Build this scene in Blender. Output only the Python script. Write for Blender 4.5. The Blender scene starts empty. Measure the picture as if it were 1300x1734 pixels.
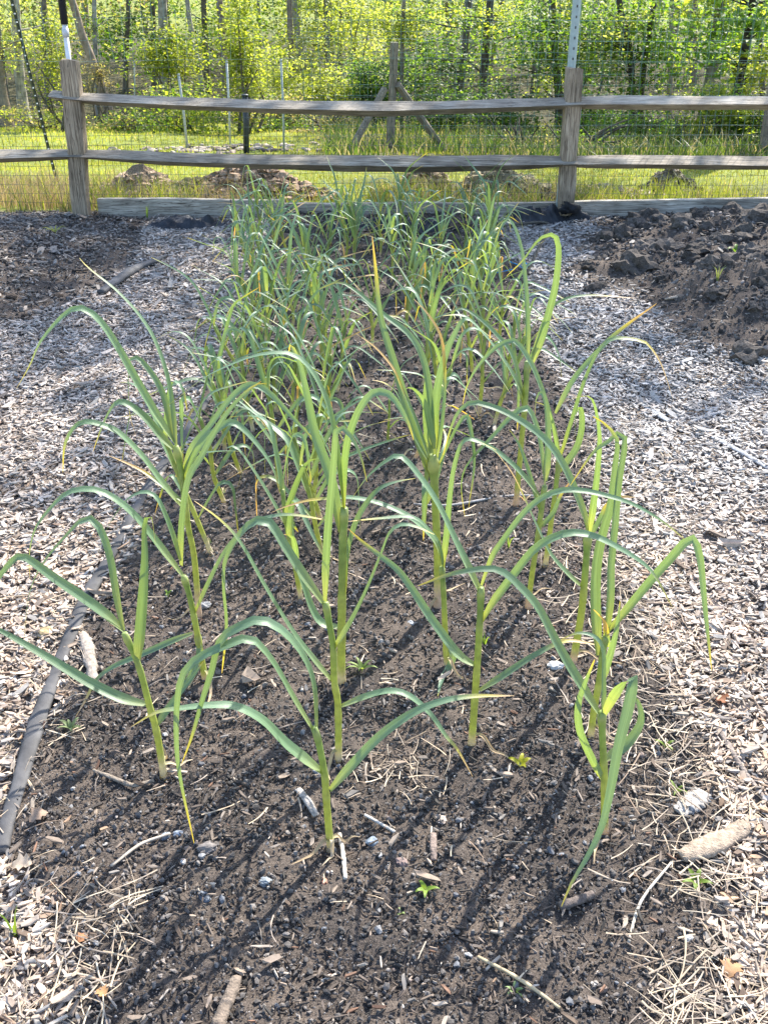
import bpy, math, random
import numpy as np
from mathutils import Vector
random.seed(11)
R = np.random.default_rng(11)
C = bpy.context.scene.collection
sc = bpy.context.scene

# ------------------------------------------------------------------ camera, sky, sun, exposure
F, TH, H = 1800.0, math.radians(28.5), 1.5          # focal length in photo pixels, downward pitch, eye height
CT, ST = math.cos(TH), math.sin(TH)
cam = bpy.data.cameras.new('camera'); camo = bpy.data.objects.new('camera', cam); C.objects.link(camo)
cam.sensor_fit = 'VERTICAL'; cam.sensor_height = 36; cam.lens = F / 1734 * 36
cam.clip_start = .05; cam.clip_end = 2000
camo.location = (0, 0, H); camo.rotation_euler = (math.pi / 2 - TH, 0, 0)
sc.camera = camo
SUN_AZ, SUN_EL = math.radians(30), math.radians(43)   # azimuth measured from +Y towards +X
w = bpy.data.worlds.new('World'); sc.world = w; w.use_nodes = True
nt = w.node_tree; nt.nodes.clear()
sky = nt.nodes.new('ShaderNodeTexSky'); sky.sky_type = 'NISHITA'; sky.sun_disc = False
sky.sun_elevation = SUN_EL; sky.sun_rotation = SUN_AZ
bg = nt.nodes.new('ShaderNodeBackground'); bg.inputs['Strength'].default_value = .15
wo = nt.nodes.new('ShaderNodeOutputWorld')
nt.links.new(sky.outputs[0], bg.inputs[0]); nt.links.new(bg.outputs[0], wo.inputs[0])
sl = bpy.data.lights.new('sun', 'SUN'); sl.energy = 4.3; sl.angle = math.radians(.53); sl.color = (1, .94, .84)
so = bpy.data.objects.new('sun', sl); C.objects.link(so)
so.rotation_euler = Vector((-math.sin(SUN_AZ) * math.cos(SUN_EL), -math.cos(SUN_AZ) * math.cos(SUN_EL), -math.sin(SUN_EL))).to_track_quat('-Z', 'Y').to_euler()
so.location = (6, 10, 12)
sc.view_settings.view_transform = 'Standard'; sc.view_settings.look = 'None'
sc.view_settings.exposure = 1.5; sc.view_settings.gamma = 1
sc.render.engine = 'CYCLES'
cy = sc.cycles
cy.max_bounces = 7; cy.diffuse_bounces = 3; cy.glossy_bounces = 2; cy.transmission_bounces = 5
cy.caustics_reflective = False; cy.caustics_refractive = False
cy.use_denoising = True

# ------------------------------------------------------------------ pixel <-> world
def on_plane(px, py, Y):
    a, b = (px - 650) / F, (py - 867) / F
    t = Y / (CT - b * ST)
    return np.array((a * t, Y, H + t * (-ST - b * CT)))
def on_ground(px, py, z=0.0):
    a, b = (px - 650) / F, (py - 867) / F
    t = (H - z) / (ST + b * CT)
    return np.array((a * t, t * (CT - b * ST), z))
def xat(px, Y, z=0.0):
    return (px - 650) / F * (Y * CT + (H - z) * ST)

# ------------------------------------------------------------------ numpy noise
def _h(ix, iy, s):
    n = (ix * 374761393 + iy * 668265263 + s * 1442695041) & 0xffffffff
    n = ((n ^ (n >> 13)) * 1274126177) & 0xffffffff
    return ((n ^ (n >> 16)) & 0xffff) / 65535.0
def vnoise(x, y, s=0):
    ix, iy = np.floor(x).astype(np.int64), np.floor(y).astype(np.int64)
    fx, fy = x - ix, y - iy
    fx, fy = fx * fx * (3 - 2 * fx), fy * fy * (3 - 2 * fy)
    a = _h(ix, iy, s) * (1 - fx) + _h(ix + 1, iy, s) * fx
    b = _h(ix, iy + 1, s) * (1 - fx) + _h(ix + 1, iy + 1, s) * fx
    return (a * (1 - fy) + b * fy) * 2 - 1
def fbm(x, y, s=0, o=4):
    t, a = 0, 1.0
    for k in range(o):
        t = t + a * vnoise(x * 2 ** k, y * 2 ** k, s + k * 17); a *= .5
    return t
def smooth(a, b, x):
    t = np.clip((x - a) / (b - a), 0, 1); return t * t * (3 - 2 * t)

# ------------------------------------------------------------------ zones and terrain
def edge_left(y):   # bed edge on the strip side (world x)
    return np.interp(y, [0.6, 1.2, 1.5, 2.2, 3.25, 4.2, 6.9], [-.38, -.50, -.74, -.72, -.66, -.62, -.66]) + .035 * vnoise(y * 3.1, y * 0 + 3, 5) + .03 * vnoise(y * 9, y * 0, 8)
def edge_right(y):
    return np.interp(y, [0.6, 1.0, 1.18, 1.35, 1.6, 2.2, 3.0, 4.2, 6.9], [.50, .50, .50, .62, .64, .66, .66, .66, .64]) + .04 * vnoise(y * 3.3, y * 0 + 7, 6) + .035 * vnoise(y * 11, y * 0, 9)
def bed_w(x, y):
    return smooth(-.04, .04, np.minimum(x - edge_left(y), edge_right(y) - x))
def mound_l(x, y):
    d = np.hypot((x + 2.6) / 1.5, (y - 5.55) / 1.85) + .10 * fbm(x * 1.7, y * 1.7, 31)
    return smooth(1.08, .25, d)
def mound_r(x, y):
    d = np.hypot((x - 2.6) / 1.72, (y - 5.45) / 2.2) + .10 * fbm(x * 1.9, y * 1.9, 41)
    return smooth(1.08, .2, d)
def soil_w(x, y):
    m = np.maximum(smooth(.02, .16, mound_l(x, y)), smooth(.02, .16, mound_r(x, y)))
    return np.maximum(bed_w(x, y), m) * smooth(6.70, 6.55, y)
def lawn_w(x, y):
    return smooth(6.58, 6.70, y)
def terrain(x, y):
    x = np.asarray(x, float); y = np.asarray(y, float)
    g = smooth(6.75, 6.55, y)
    bw = bed_w(x, y) * g
    z = .012 * fbm(x * 2.2, y * 2.2, 1, 3)
    z = z + bw * (.010 + .010 * fbm(x * 7, y * 7, 2, 4)) + (1 - bw) * g * .006 * fbm(x * 14, y * 14, 3, 3)
    ml, mr = mound_l(x, y) * g, mound_r(x, y) * g
    z = z + ml * (.15 + .025 * fbm(x * 5, y * 5, 4)) * smooth(6.9, 5.4, y) + mr * (.25 + .08 * fbm(x * 4.2, y * 4.2, 5, 5)) * smooth(6.75, 5.2, y)
    far = np.clip(y - 6.7, 0, None)
    slope = -.118 * np.minimum(far, 17) - .118 * 4 * (1 - np.exp(-np.clip(far - 17, 0, None) / 4))
    z = z * smooth(13, 7, y) + slope + (y > 6.7) * .05 * fbm(x * .6, y * .6, 9, 3) * smooth(6.7, 9, y)
    return z
def tz(x, y): return float(terrain(np.array([x]), np.array([y]))[0])

# ------------------------------------------------------------------ mesh helpers
def mesh_obj(name, verts, faces, mat, parent=None, cols=None, smooth_shade=True):
    """faces: list of int arrays, each (n,k)"""
    me = bpy.data.meshes.new(name)
    verts = np.asarray(verts, np.float32)
    me.vertices.add(len(verts)); me.vertices.foreach_set('co', verts.ravel())
    faces = [np.asarray(f, np.int32) for f in faces if len(f)]
    nl = sum(f.size for f in faces); npoly = sum(len(f) for f in faces)
    me.loops.add(nl); me.polygons.add(npoly)
    me.loops.foreach_set('vertex_index', np.concatenate([f.ravel() for f in faces]))
    tot = np.concatenate([np.full(len(f), f.shape[1], np.int32) for f in faces])
    st = np.concatenate(([0], np.cumsum(tot)[:-1])).astype(np.int32)
    me.polygons.foreach_set('loop_start', st)
    me.polygons.foreach_set('use_smooth', np.full(npoly, smooth_shade))
    if cols is not None:
        ca = me.color_attributes.new('Col', 'FLOAT_COLOR', 'POINT')
        c4 = np.ones((len(verts), 4), np.float32); c4[:, :3] = cols
        ca.data.foreach_set('color', c4.ravel())
    me.update(calc_edges=True); me.validate()
    me.materials.append(mat)
    o = bpy.data.objects.new(name, me); C.objects.link(o)
    if parent is not None: o.parent = parent
    return o
class MB:
    def __init__(s): s.v, s.c, s.f, s.n = [], [], {}, 0
    def add(s, v, faces, col=(1, 1, 1)):
        v = np.asarray(v, float); s.v.append(v)
        c = np.asarray(col, float); s.c.append(np.broadcast_to(c, (len(v), 3)))
        for f in faces:
            f = np.asarray(f, np.int64)
            if len(f): s.f.setdefault(f.shape[1], []).append(f + s.n)
        s.n += len(v)
    def build(s, name, mat, parent=None, off=None, smooth_shade=True):
        v = np.concatenate(s.v)
        if off is not None: v = v - np.asarray(off)
        return mesh_obj(name, v, [np.concatenate(f) for f in s.f.values()], mat, parent, np.concatenate(s.c), smooth_shade)
def tag(o, label=None, cat=None, group=None, kind=None):
    if label: o['label'] = label
    if cat: o['category'] = cat
    if group: o['group'] = group
    if kind: o['kind'] = kind
    return o
def empty(name, loc):
    o = bpy.data.objects.new(name, None); C.objects.link(o); o.location = tuple(float(q) for q in loc); o.empty_display_size = .05
    return o
def catmull(P, n):
    P = np.asarray(P, float)
    Q = np.vstack([2 * P[0] - P[1], P, 2 * P[-1] - P[-2]])
    d = np.r_[0, np.cumsum(np.linalg.norm(np.diff(P, axis=0), axis=1))]
    s = np.linspace(0, d[-1], n); i = np.clip(np.searchsorted(d, s, 'right') - 1, 0, len(P) - 2)
    t = ((s - d[i]) / np.maximum(d[i + 1] - d[i], 1e-9))[:, None]
    a, b, c, e = Q[i], Q[i + 1], Q[i + 2], Q[i + 3]
    return .5 * (2 * b + (c - a) * t + (2 * a - 5 * b + 4 * c - e) * t * t + (3 * b - a - 3 * c + e) * t ** 3)
def unit(v): return v / np.maximum(np.linalg.norm(v, axis=-1, keepdims=True), 1e-9)
def tube(P, rad, k=8, cap=True, jitter=0.0, sx=1.0):
    P = np.asarray(P, float); n = len(P); rad = np.broadcast_to(np.asarray(rad, float), (n,))
    T = unit(np.gradient(P, axis=0))
    ref = np.array((1., 0, 0)) if abs(T[:, 0]).mean() < .8 else np.array((0, 1., 0))
    U = unit(np.cross(T, ref)); V = np.cross(T, U)
    a = np.linspace(0, 2 * math.pi, k, endpoint=False)
    rr = rad[:, None] * (1 + jitter * R.uniform(-1, 1, (n, k)))
    v = P[:, None] + rr[..., None] * (np.cos(a)[None, :, None] * U[:, None] * sx + np.sin(a)[None, :, None] * V[:, None])
    v = v.reshape(-1, 3)
    i = np.arange(n - 1)[:, None] * k; j = np.arange(k)[None]
    j2 = (j + 1) % k
    q = np.stack([i + j, i + j2, i + k + j2, i + k + j], -1).reshape(-1, 4)
    fs = [q]
    if cap:
        v = np.vstack([v, P[:1], P[-1:]]); c0, c1 = n * k, n * k + 1
        jj = np.arange(k); j3 = (jj + 1) % k
        fs.append(np.vstack([np.stack([np.full(k, c0), j3, jj], -1), np.stack([np.full(k, c1), (n - 1) * k + jj, (n - 1) * k + j3], -1)]))
    return v, fs
def box(c, s, rz=0.0):
    x, y, z = np.asarray(s) / 2
    v = np.array([(-x, -y, -z), (x, -y, -z), (x, y, -z), (-x, y, -z), (-x, -y, z), (x, -y, z), (x, y, z), (-x, y, z)])
    cr, sr = math.cos(rz), math.sin(rz)
    v = v @ np.array([(cr, sr, 0), (-sr, cr, 0), (0, 0, 1)]) + np.asarray(c)
    return v, [np.array([(0, 3, 2, 1), (4, 5, 6, 7), (0, 1, 5, 4), (1, 2, 6, 5), (2, 3, 7, 6), (3, 0, 4, 7)])]
_p = (1 + 5 ** .5) / 2
ICO_V = unit(np.array([(-1, _p, 0), (1, _p, 0), (-1, -_p, 0), (1, -_p, 0), (0, -1, _p), (0, 1, _p), (0, -1, -_p), (0, 1, -_p), (_p, 0, -1), (_p, 0, 1), (-_p, 0, -1), (-_p, 0, 1)], float))
ICO_F = np.array([(0, 11, 5), (0, 5, 1), (0, 1, 7), (0, 7, 10), (0, 10, 11), (1, 5, 9), (5, 11, 4), (11, 10, 2), (10, 7, 6), (7, 1, 8), (3, 9, 4), (3, 4, 2), (3, 2, 6), (3, 6, 8), (3, 8, 9), (4, 9, 5), (2, 4, 11), (6, 2, 10), (8, 6, 7), (9, 8, 1)])
def subdiv(v, f):
    v = list(map(tuple, v)); mid = {}; out = []
    def m(a, b):
        k = (min(a, b), max(a, b))
        if k not in mid:
            q = (np.array(v[a]) + np.array(v[b])) / 2; q /= np.linalg.norm(q); v.append(tuple(q)); mid[k] = len(v) - 1
        return mid[k]
    for a, b, c in f:
        x, y, z = m(a, b), m(b, c), m(c, a); out += [(a, x, z), (b, y, x), (c, z, y), (x, y, z)]
    return np.array(v), np.array(out)
ICO2_V, ICO2_F = subdiv(ICO_V, ICO_F)
ICO3_V, ICO3_F = subdiv(ICO2_V, ICO2_F)
def rot3(yaw, pitch, roll):
    cy_, sy_ = np.cos(yaw), np.sin(yaw); cp, sp = np.cos(pitch), np.sin(pitch); cr, sr = np.cos(roll), np.sin(roll)
    return np.stack([np.stack([cy_ * cp, cy_ * sp * sr - sy_ * cr, cy_ * sp * cr + sy_ * sr], -1),
                     np.stack([sy_ * cp, sy_ * sp * sr + cy_ * cr, sy_ * sp * cr - cy_ * sr], -1),
                     np.stack([-sp, cp * sr, cp * cr], -1)], -2)
def scatter(base_v, base_f, pos, dims, rot, cols, jit=0.0, rng=R):
    n, k = len(pos), len(base_v)
    v = np.broadcast_to(base_v, (n, k, 3)).copy()
    if jit: v = v * (1 + rng.uniform(-jit, jit, (n, k, 1)))
    v = v * dims[:, None]
    v = np.einsum('nij,nkj->nki', rot, v) + pos[:, None]
    f = (base_f[None] + (np.arange(n) * k)[:, None, None]).reshape(-1, base_f.shape[1])
    return v.reshape(-1, 3), [f], np.repeat(cols, k, 0)

# ------------------------------------------------------------------ materials
def new_mat(name):
    m = bpy.data.materials.new(name); m.use_nodes = True
    t = m.node_tree; t.nodes.clear()
    out = t.nodes.new('ShaderNodeOutputMaterial')
    return m, t, out
def N(t, typ, **kw):
    n = t.nodes.new(typ)
    for k, v in kw.items():
        if hasattr(n, k): setattr(n, k, v)
        else: n.inputs[k].default_value = v
    return n
def vary(t, colsock, scale, lo, hi, detail=3, coord=None):
    """multiply a colour by noise between lo and hi"""
    no = N(t, 'ShaderNodeTexNoise'); no.inputs['Scale'].default_value = scale; no.inputs['Detail'].default_value = detail
    if coord is None:
        coord = N(t, 'ShaderNodeNewGeometry').outputs['Position']
    t.links.new(coord, no.inputs['Vector'])
    mr = N(t, 'ShaderNodeMapRange'); mr.inputs[1].default_value = .3; mr.inputs[2].default_value = .7; mr.inputs[3].default_value = lo; mr.inputs[4].default_value = hi
    t.links.new(no.outputs[0], mr.inputs[0])
    mx = N(t, 'ShaderNodeMix', data_type='RGBA', blend_type='MULTIPLY'); mx.inputs[0].default_value = 1
    t.links.new(colsock, mx.inputs[6]); t.links.new(mr.outputs[0], mx.inputs[7])
    return mx.outputs[2], no.outputs[0]
def col_mat(name, rough=.8, spec=.3, vlo=.8, vhi=1.2, vscale=60, bump=0, bscale=200, trans=0, tcol=(1, 1, .5)):
    m, t, out = new_mat(name)
    at = N(t, 'ShaderNodeAttribute', attribute_name='Col')
    c, no = vary(t, at.outputs['Color'], vscale, vlo, vhi)
    p = N(t, 'ShaderNodeBsdfPrincipled'); p.inputs['Roughness'].default_value = rough; p.inputs['Specular IOR Level'].default_value = spec
    t.links.new(c, p.inputs['Base Color'])
    if bump:
        b = N(t, 'ShaderNodeBump'); b.inputs['Strength'].default_value = bump; b.inputs['Distance'].default_value = .004
        n2 = N(t, 'ShaderNodeTexNoise'); n2.inputs['Scale'].default_value = bscale; n2.inputs['Detail'].default_value = 4
        t.links.new(N(t, 'ShaderNodeNewGeometry').outputs['Position'], n2.inputs['Vector'])
        t.links.new(n2.outputs[0], b.inputs['Height']); t.links.new(b.outputs[0], p.inputs['Normal'])
    if trans:
        tr = N(t, 'ShaderNodeBsdfTranslucent')
        mc = N(t, 'ShaderNodeMix', data_type='RGBA', blend_type='MULTIPLY'); mc.inputs[0].default_value = 1; mc.inputs[7].default_value = (*tcol, 1)
        t.links.new(c, mc.inputs[6]); t.links.new(mc.outputs[2], tr.inputs[0])
        ms = N(t, 'ShaderNodeMixShader'); ms.inputs[0].default_value = trans
        t.links.new(p.outputs[0], ms.inputs[1]); t.links.new(tr.outputs[0], ms.inputs[2]); t.links.new(ms.outputs[0], out.inputs[0])
    else: t.links.new(p.outputs[0], out.inputs[0])
    return m
M_chip = col_mat('wood_chip', .75, .35, .75, 1.2, 90)
M_clod = col_mat('clod', .95, .15, .55, 1.4, 120, 1.0, 150)
M_straw = col_mat('dry_straw', .65, .35, .8, 1.2, 60)
M_crumb = col_mat('soil_crumb', .85, .25, .7, 1.3, 300)
M_stone = col_mat('stone', .7, .35, .75, 1.2, 120, .3, 400)
def leaf_mat():
    m, t, out = new_mat('garlic_leaf')
    at = N(t, 'ShaderNodeAttribute', attribute_name='Col'); lv = N(t, 'ShaderNodeAttribute', attribute_name='Rib')
    mp = N(t, 'ShaderNodeMapping'); mp.inputs['Scale'].default_value = (7, .8, 40); t.links.new(lv.outputs['Vector'], mp.inputs[0])
    no = N(t, 'ShaderNodeTexNoise'); no.inputs['Scale'].default_value = 1.6; no.inputs['Detail'].default_value = 5; no.inputs['Roughness'].default_value = .6
    t.links.new(mp.outputs[0], no.inputs['Vector'])
    mr = N(t, 'ShaderNodeMapRange'); mr.inputs[1].default_value = .3; mr.inputs[2].default_value = .7; mr.inputs[3].default_value = .74; mr.inputs[4].default_value = 1.28
    t.links.new(no.outputs[0], mr.inputs[0])
    mx = N(t, 'ShaderNodeMix', data_type='RGBA', blend_type='MULTIPLY'); mx.inputs[0].default_value = 1
    t.links.new(at.outputs['Color'], mx.inputs[6]); t.links.new(mr.outputs[0], mx.inputs[7])
    p = N(t, 'ShaderNodeBsdfPrincipled'); p.inputs['Roughness'].default_value = .44; p.inputs['Specular IOR Level'].default_value = .65
    t.links.new(mx.outputs[2], p.inputs['Base Color'])
    b = N(t, 'ShaderNodeBump'); b.inputs['Strength'].default_value = .35; b.inputs['Distance'].default_value = .0015
    t.links.new(no.outputs[0], b.inputs['Height']); t.links.new(b.outputs[0], p.inputs['Normal'])
    tr = N(t, 'ShaderNodeBsdfTranslucent'); mc = N(t, 'ShaderNodeMix', data_type='RGBA', blend_type='MULTIPLY'); mc.inputs[0].default_value = 1; mc.inputs[7].default_value = (2.1, 1.75, .42, 1)
    t.links.new(mx.outputs[2], mc.inputs[6]); t.links.new(mc.outputs[2], tr.inputs[0])
    ms = N(t, 'ShaderNodeMixShader'); ms.inputs[0].default_value = .33
    t.links.new(p.outputs[0], ms.inputs[1]); t.links.new(tr.outputs[0], ms.inputs[2]); t.links.new(ms.outputs[0], out.inputs[0])
    return m
M_leaf = leaf_mat()
M_stem = col_mat('garlic_stem', .4, .5, .82, 1.15, 60, 0, 0, .35, (1.6, 1.45, .5))
M_dead = col_mat('withered_leaf', .7, .3, .8, 1.15, 80, 0, 0, .3, (1.3, 1.1, .7))
M_tree = col_mat('tree_leaf', .5, .35, .85, 1.15, 6, 0, 0, .58, (1.95, 1.9, .75))
M_bark = col_mat('bark', .9, .2, .55, 1.3, 9, .8, 25)
M_stick = col_mat('stick_bark', .85, .25, .6, 1.3, 120, .8, 260)
M_grass = col_mat('grass_blade', .5, .35, .75, 1.25, 1.2, 0, 0, .45, (1.55, 1.45, .65))
M_metal = col_mat('painted_metal', .45, .5, .85, 1.1, 40)
M_plastic = col_mat('black_plastic', .7, .3, .6, 1.5, 18, .4, 60)
M_twine = col_mat('twine', .7, .3, .8, 1.2, 300)
M_wire = col_mat('wire', .4, .5, .9, 1.1, 20)

def wood_mat():
    m, t, out = new_mat('weathered_wood')
    tc = N(t, 'ShaderNodeTexCoord')
    mp = N(t, 'ShaderNodeMapping'); mp.inputs['Scale'].default_value = (1.6, 40, 40)
    t.links.new(tc.outputs['Object'], mp.inputs[0])
    no = N(t, 'ShaderNodeTexNoise'); no.inputs['Scale'].default_value = 4; no.inputs['Detail'].default_value = 8; no.inputs['Roughness'].default_value = .65
    t.links.new(mp.outputs[0], no.inputs[0])
    cr = N(t, 'ShaderNodeValToRGB'); e = cr.color_ramp.elements
    e[0].position = .33; e[0].color = (.12, .10, .082, 1); e[1].position = .7; e[1].color = (.56, .52, .46, 1)
    x = e.new(.5); x.color = (.33, .295, .25, 1)
    t.links.new(no.outputs[0], cr.inputs[0])
    at = N(t, 'ShaderNodeAttribute', attribute_name='Col')
    mx = N(t, 'ShaderNodeMix', data_type='RGBA', blend_type='MULTIPLY'); mx.inputs[0].default_value = 1
    t.links.new(cr.outputs[0], mx.inputs[6]); t.links.new(at.outputs['Color'], mx.inputs[7])
    c, _ = vary(t, mx.outputs[2], 5, .65, 1.25)
    n3 = N(t, 'ShaderNodeTexNoise'); n3.inputs['Scale'].default_value = 1.7; n3.inputs['Detail'].default_value = 3; t.links.new(mp.outputs[0], n3.inputs['Vector'])
    sb = N(t, 'ShaderNodeMath', operation='SUBTRACT'); sb.inputs[1].default_value = .5; t.links.new(n3.outputs[0], sb.inputs[0])
    ab = N(t, 'ShaderNodeMath', operation='ABSOLUTE'); t.links.new(sb.outputs[0], ab.inputs[0])
    m2 = N(t, 'ShaderNodeMapRange'); m2.inputs[1].default_value = .0; m2.inputs[2].default_value = .018; m2.inputs[3].default_value = .25; m2.inputs[4].default_value = 1; t.links.new(ab.outputs[0], m2.inputs[0])
    m3 = N(t, 'ShaderNodeMix', data_type='RGBA', blend_type='MULTIPLY'); m3.inputs[0].default_value = 1; t.links.new(c, m3.inputs[6]); t.links.new(m2.outputs[0], m3.inputs[7]); c = m3.outputs[2]
    p = N(t, 'ShaderNodeBsdfPrincipled'); p.inputs['Roughness'].default_value = .85; p.inputs['Specular IOR Level'].default_value = .25
    t.links.new(c, p.inputs['Base Color'])
    b = N(t, 'ShaderNodeBump'); b.inputs['Strength'].default_value = .7; b.inputs['Distance'].default_value = .006
    t.links.new(no.outputs[0], b.inputs['Height']); t.links.new(b.outputs[0], p.inputs['Normal'])
    t.links.new(p.outputs[0], out.inputs[0])
    return m
M_wood = wood_mat()

def ground_mat():
    m, t, out = new_mat('ground')
    geo = N(t, 'ShaderNodeNewGeometry'); pos = geo.outputs['Position']
    def noise(scale, detail=6, rough=.6):
        n = N(t, 'ShaderNodeTexNoise'); n.inputs['Scale'].default_value = scale; n.inputs['Detail'].default_value = detail; n.inputs['Roughness'].default_value = rough
        t.links.new(pos, n.inputs['Vector']); return n.outputs[0]
    def ramp(sock, stops):
        r = N(t, 'ShaderNodeValToRGB'); e = r.color_ramp.elements
        e[0].position, e[0].color = stops[0][0], (*stops[0][1], 1); e[1].position, e[1].color = stops[-1][0], (*stops[-1][1], 1)
        for p_, c_ in stops[1:-1]: x = e.new(p_); x.color = (*c_, 1)
        t.links.new(sock, r.inputs[0]); return r.outputs[0]
    def mix(fac, a, b):
        x = N(t, 'ShaderNodeMix', data_type='RGBA'); t.links.new(fac, x.inputs[0]); t.links.new(a, x.inputs[6]); t.links.new(b, x.inputs[7]); return x.outputs[2]
    fine = noise(260, 5, .7); mid = noise(26, 5)
    big = noise(4.5, 3)
    soil_a = ramp(fine, [(.3, (.032, .028, .026)), (.52, (.085, .072, .064)), (.72, (.18, .15, .13))])
    soil_b = ramp(fine, [(.3, (.052, .042, .036)), (.52, (.15, .121, .10)), (.72, (.25, .205, .17))])
    bigm = N(t, 'ShaderNodeMapRange'); bigm.inputs[1].default_value = .42; bigm.inputs[2].default_value = .6
    t.links.new(big, bigm.inputs[0])
    soil = mix(bigm.outputs[0], soil_a, soil_b)
    path = ramp(fine, [(.3, (.13, .105, .088)), (.5, (.24, .20, .17)), (.7, (.38, .33, .28))])
    lawn = ramp(mid, [(.3, (.11, .14, .028)), (.55, (.22, .25, .05)), (.75, (.32, .32, .10))])
    wood = ramp(mid, [(.3, (.035, .03, .018)), (.55, (.075, .065, .035)), (.75, (.10, .14, .03))])
    at = N(t, 'ShaderNodeAttribute', attribute_name='Col')
    sp = N(t, 'ShaderNodeSeparateColor'); t.links.new(at.outputs['Color'], sp.inputs[0])
    c = mix(sp.outputs[0], path, soil)
    c = mix(sp.outputs[1], c, lawn)
    c = mix(sp.outputs[2], c, wood)
    p = N(t, 'ShaderNodeBsdfPrincipled'); p.inputs['Roughness'].default_value = .95; p.inputs['Specular IOR Level'].default_value = .15
    t.links.new(c, p.inputs['Base Color'])
    b = N(t, 'ShaderNodeBump'); b.inputs['Strength'].default_value = .9; b.inputs['Distance'].default_value = .006
    ad = N(t, 'ShaderNodeMath', operation='ADD'); t.links.new(fine, ad.inputs[0]); t.links.new(noise(90, 4), ad.inputs[1])
    t.links.new(ad.outputs[0], b.inputs['Height']); t.links.new(b.outputs[0], p.inputs['Normal'])
    t.links.new(p.outputs[0], out.inputs[0])
    return m
M_ground = ground_mat()

# ------------------------------------------------------------------ the ground: one sheet, fine near the camera, reaching the horizon
def axis(parts):
    return np.unique(np.round(np.concatenate([np.arange(a, b, s) for a, b, s in parts]), 5))
gx = axis([(-900, -60, 60), (-60, -12, 4), (-12, -3.6, .4), (-3.6, -1.3, .03), (-1.3, 1.4, .0095), (1.4, 3.8, .03), (3.8, 12, .4), (12, 60, 4), (60, 901, 60)])
gy = axis([(-60, -4, 8), (-4, .6, .3), (.6, 2.6, .0095), (2.6, 4.2, .016), (4.2, 7.3, .026), (7.3, 12, .15), (12, 30, .5), (30, 60, 3), (60, 1501, 60)])
GX, GY = np.meshgrid(gx, gy)
GZ = terrain(GX, GY)
near = soil_w(GX, GY) * smooth(7, 4, GY)
GZ = GZ + near * (.0045 * fbm(GX * 38, GY * 38, 77, 3) + .003 * vnoise(GX * 85, GY * 85, 78))
nx, ny = len(gx), len(gy)
ii = (np.arange(ny - 1)[:, None] * nx + np.arange(nx - 1)[None]).ravel()
gf = np.stack([ii, ii + 1, ii + nx + 1, ii + nx], -1)
lw = lawn_w(GX, GY)
dirt = smooth(9.6, 8.0, GY) * smooth(-.1, .5, fbm(GX * .9, GY * .9, 61)) * .7
weedy = smooth(-1.2, -.2, GX + .05 * (GY - 11) + .3 * fbm(GX, GY, 58)) * smooth(10.6, 11.6, GY + .4 * fbm(GX * .8, GY, 59)) * .85
wd = np.clip(weedy * smooth(60, 40, GY) + smooth(21, 25, GY + 1.5 * fbm(GX * .3, GY * .3, 55)) * smooth(62, 48, GY) + dirt, 0, 1) * lw
gc = np.stack([soil_w(GX, GY), lw, wd], -1).reshape(-1, 3)
tag(mesh_obj('ground', np.stack([GX, GY, GZ], -1).reshape(-1, 3), [gf], M_ground, None, gc), kind='structure')

# ------------------------------------------------------------------ loose stuff on the ground
def frustum_pts(n, y0, y1, pad=.25, power=1.0):
    y = y0 + (y1 - y0) * R.random(n) ** power
    hw = (650 / F) * (y * CT + H * ST) + pad
    return R.uniform(-1, 1, n) * hw, y, hw
def keep(x, y, hw, w_, hwmax):
    # uniform density: thin out by frustum width, and by weight
    k = (R.random(len(x)) < hw / hwmax) & (R.random(len(x)) < w_)
    return x[k], y[k]
CH_V = np.array([(-1, -.7, -1), (-.25, -1, -1), (1, -.55, -1), (1.05, .4, -1), (.2, 1, -1), (-1.05, .6, -1),
                 (-1, -.7, 1), (-.25, -1, 1), (1, -.55, 1), (1.05, .4, 1), (.2, 1, 1), (-1.05, .6, 1)], float) * .5
CH_Q = np.array([(0, 1, 7, 6), (1, 2, 8, 7), (2, 3, 9, 8), (3, 4, 10, 9), (4, 5, 11, 10), (5, 0, 6, 11)])
CH_H = np.array([(6, 7, 8, 9, 10, 11), (5, 4, 3, 2, 1, 0)])
def chips(name, x, y, ln, wd_, th, pal, pw, tilt=.22, lift=.004, mat=None):
    n = len(x)
    z = terrain(x, y) + lift + R.random(n) * .012
    dims = np.stack([ln, wd_, th], -1)
    rot = rot3(R.uniform(0, 2 * math.pi, n), R.normal(0, tilt, n), R.normal(0, tilt, n))
    cols = np.asarray(pal)[R.choice(len(pal), n, p=np.asarray(pw) / sum(pw))] * R.uniform(.7, 1.25, (n, 1))
    v = np.broadcast_to(CH_V, (n, 12, 3)) * (1 + R.uniform(-.3, .3, (n, 12, 1)) * np.array((1, 1, 0)))
    v = v * dims[:, None]
    bend = R.normal(0, 6, (n, 1)); v[..., 2] += bend * v[..., 0] ** 2
    v = np.einsum('nij,nkj->nki', rot, v) + np.stack([x, y, z], -1)[:, None]
    o = (np.arange(n) * 12)[:, None, None]
    return v.reshape(-1, 3), [(CH_Q[None] + o).reshape(-1, 4), (CH_H[None] + o).reshape(-1, 6)], np.repeat(cols, 12, 0)
STRIP_PX = [(2, 1455), (14, 1400), (32, 1345), (62, 1240), (100, 1135), (128, 1065), (150, 1015), (180, 962), (222, 885), (258, 822), (300, 760), (330, 715), (352, 680)]
_sp = np.array([on_ground(*p) for p in STRIP_PX])
def strip_x(y): return np.where((y > _sp[0, 1]) & (y < _sp[-1, 1]), np.interp(y, _sp[:, 1], _sp[:, 0]), 99)
PAL_CHIP = [(.58, .47, .39), (.46, .40, .36), (.35, .285, .24), (.21, .155, .12), (.66, .58, .51), (.38, .365, .36), (.48, .33, .23)]
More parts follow.
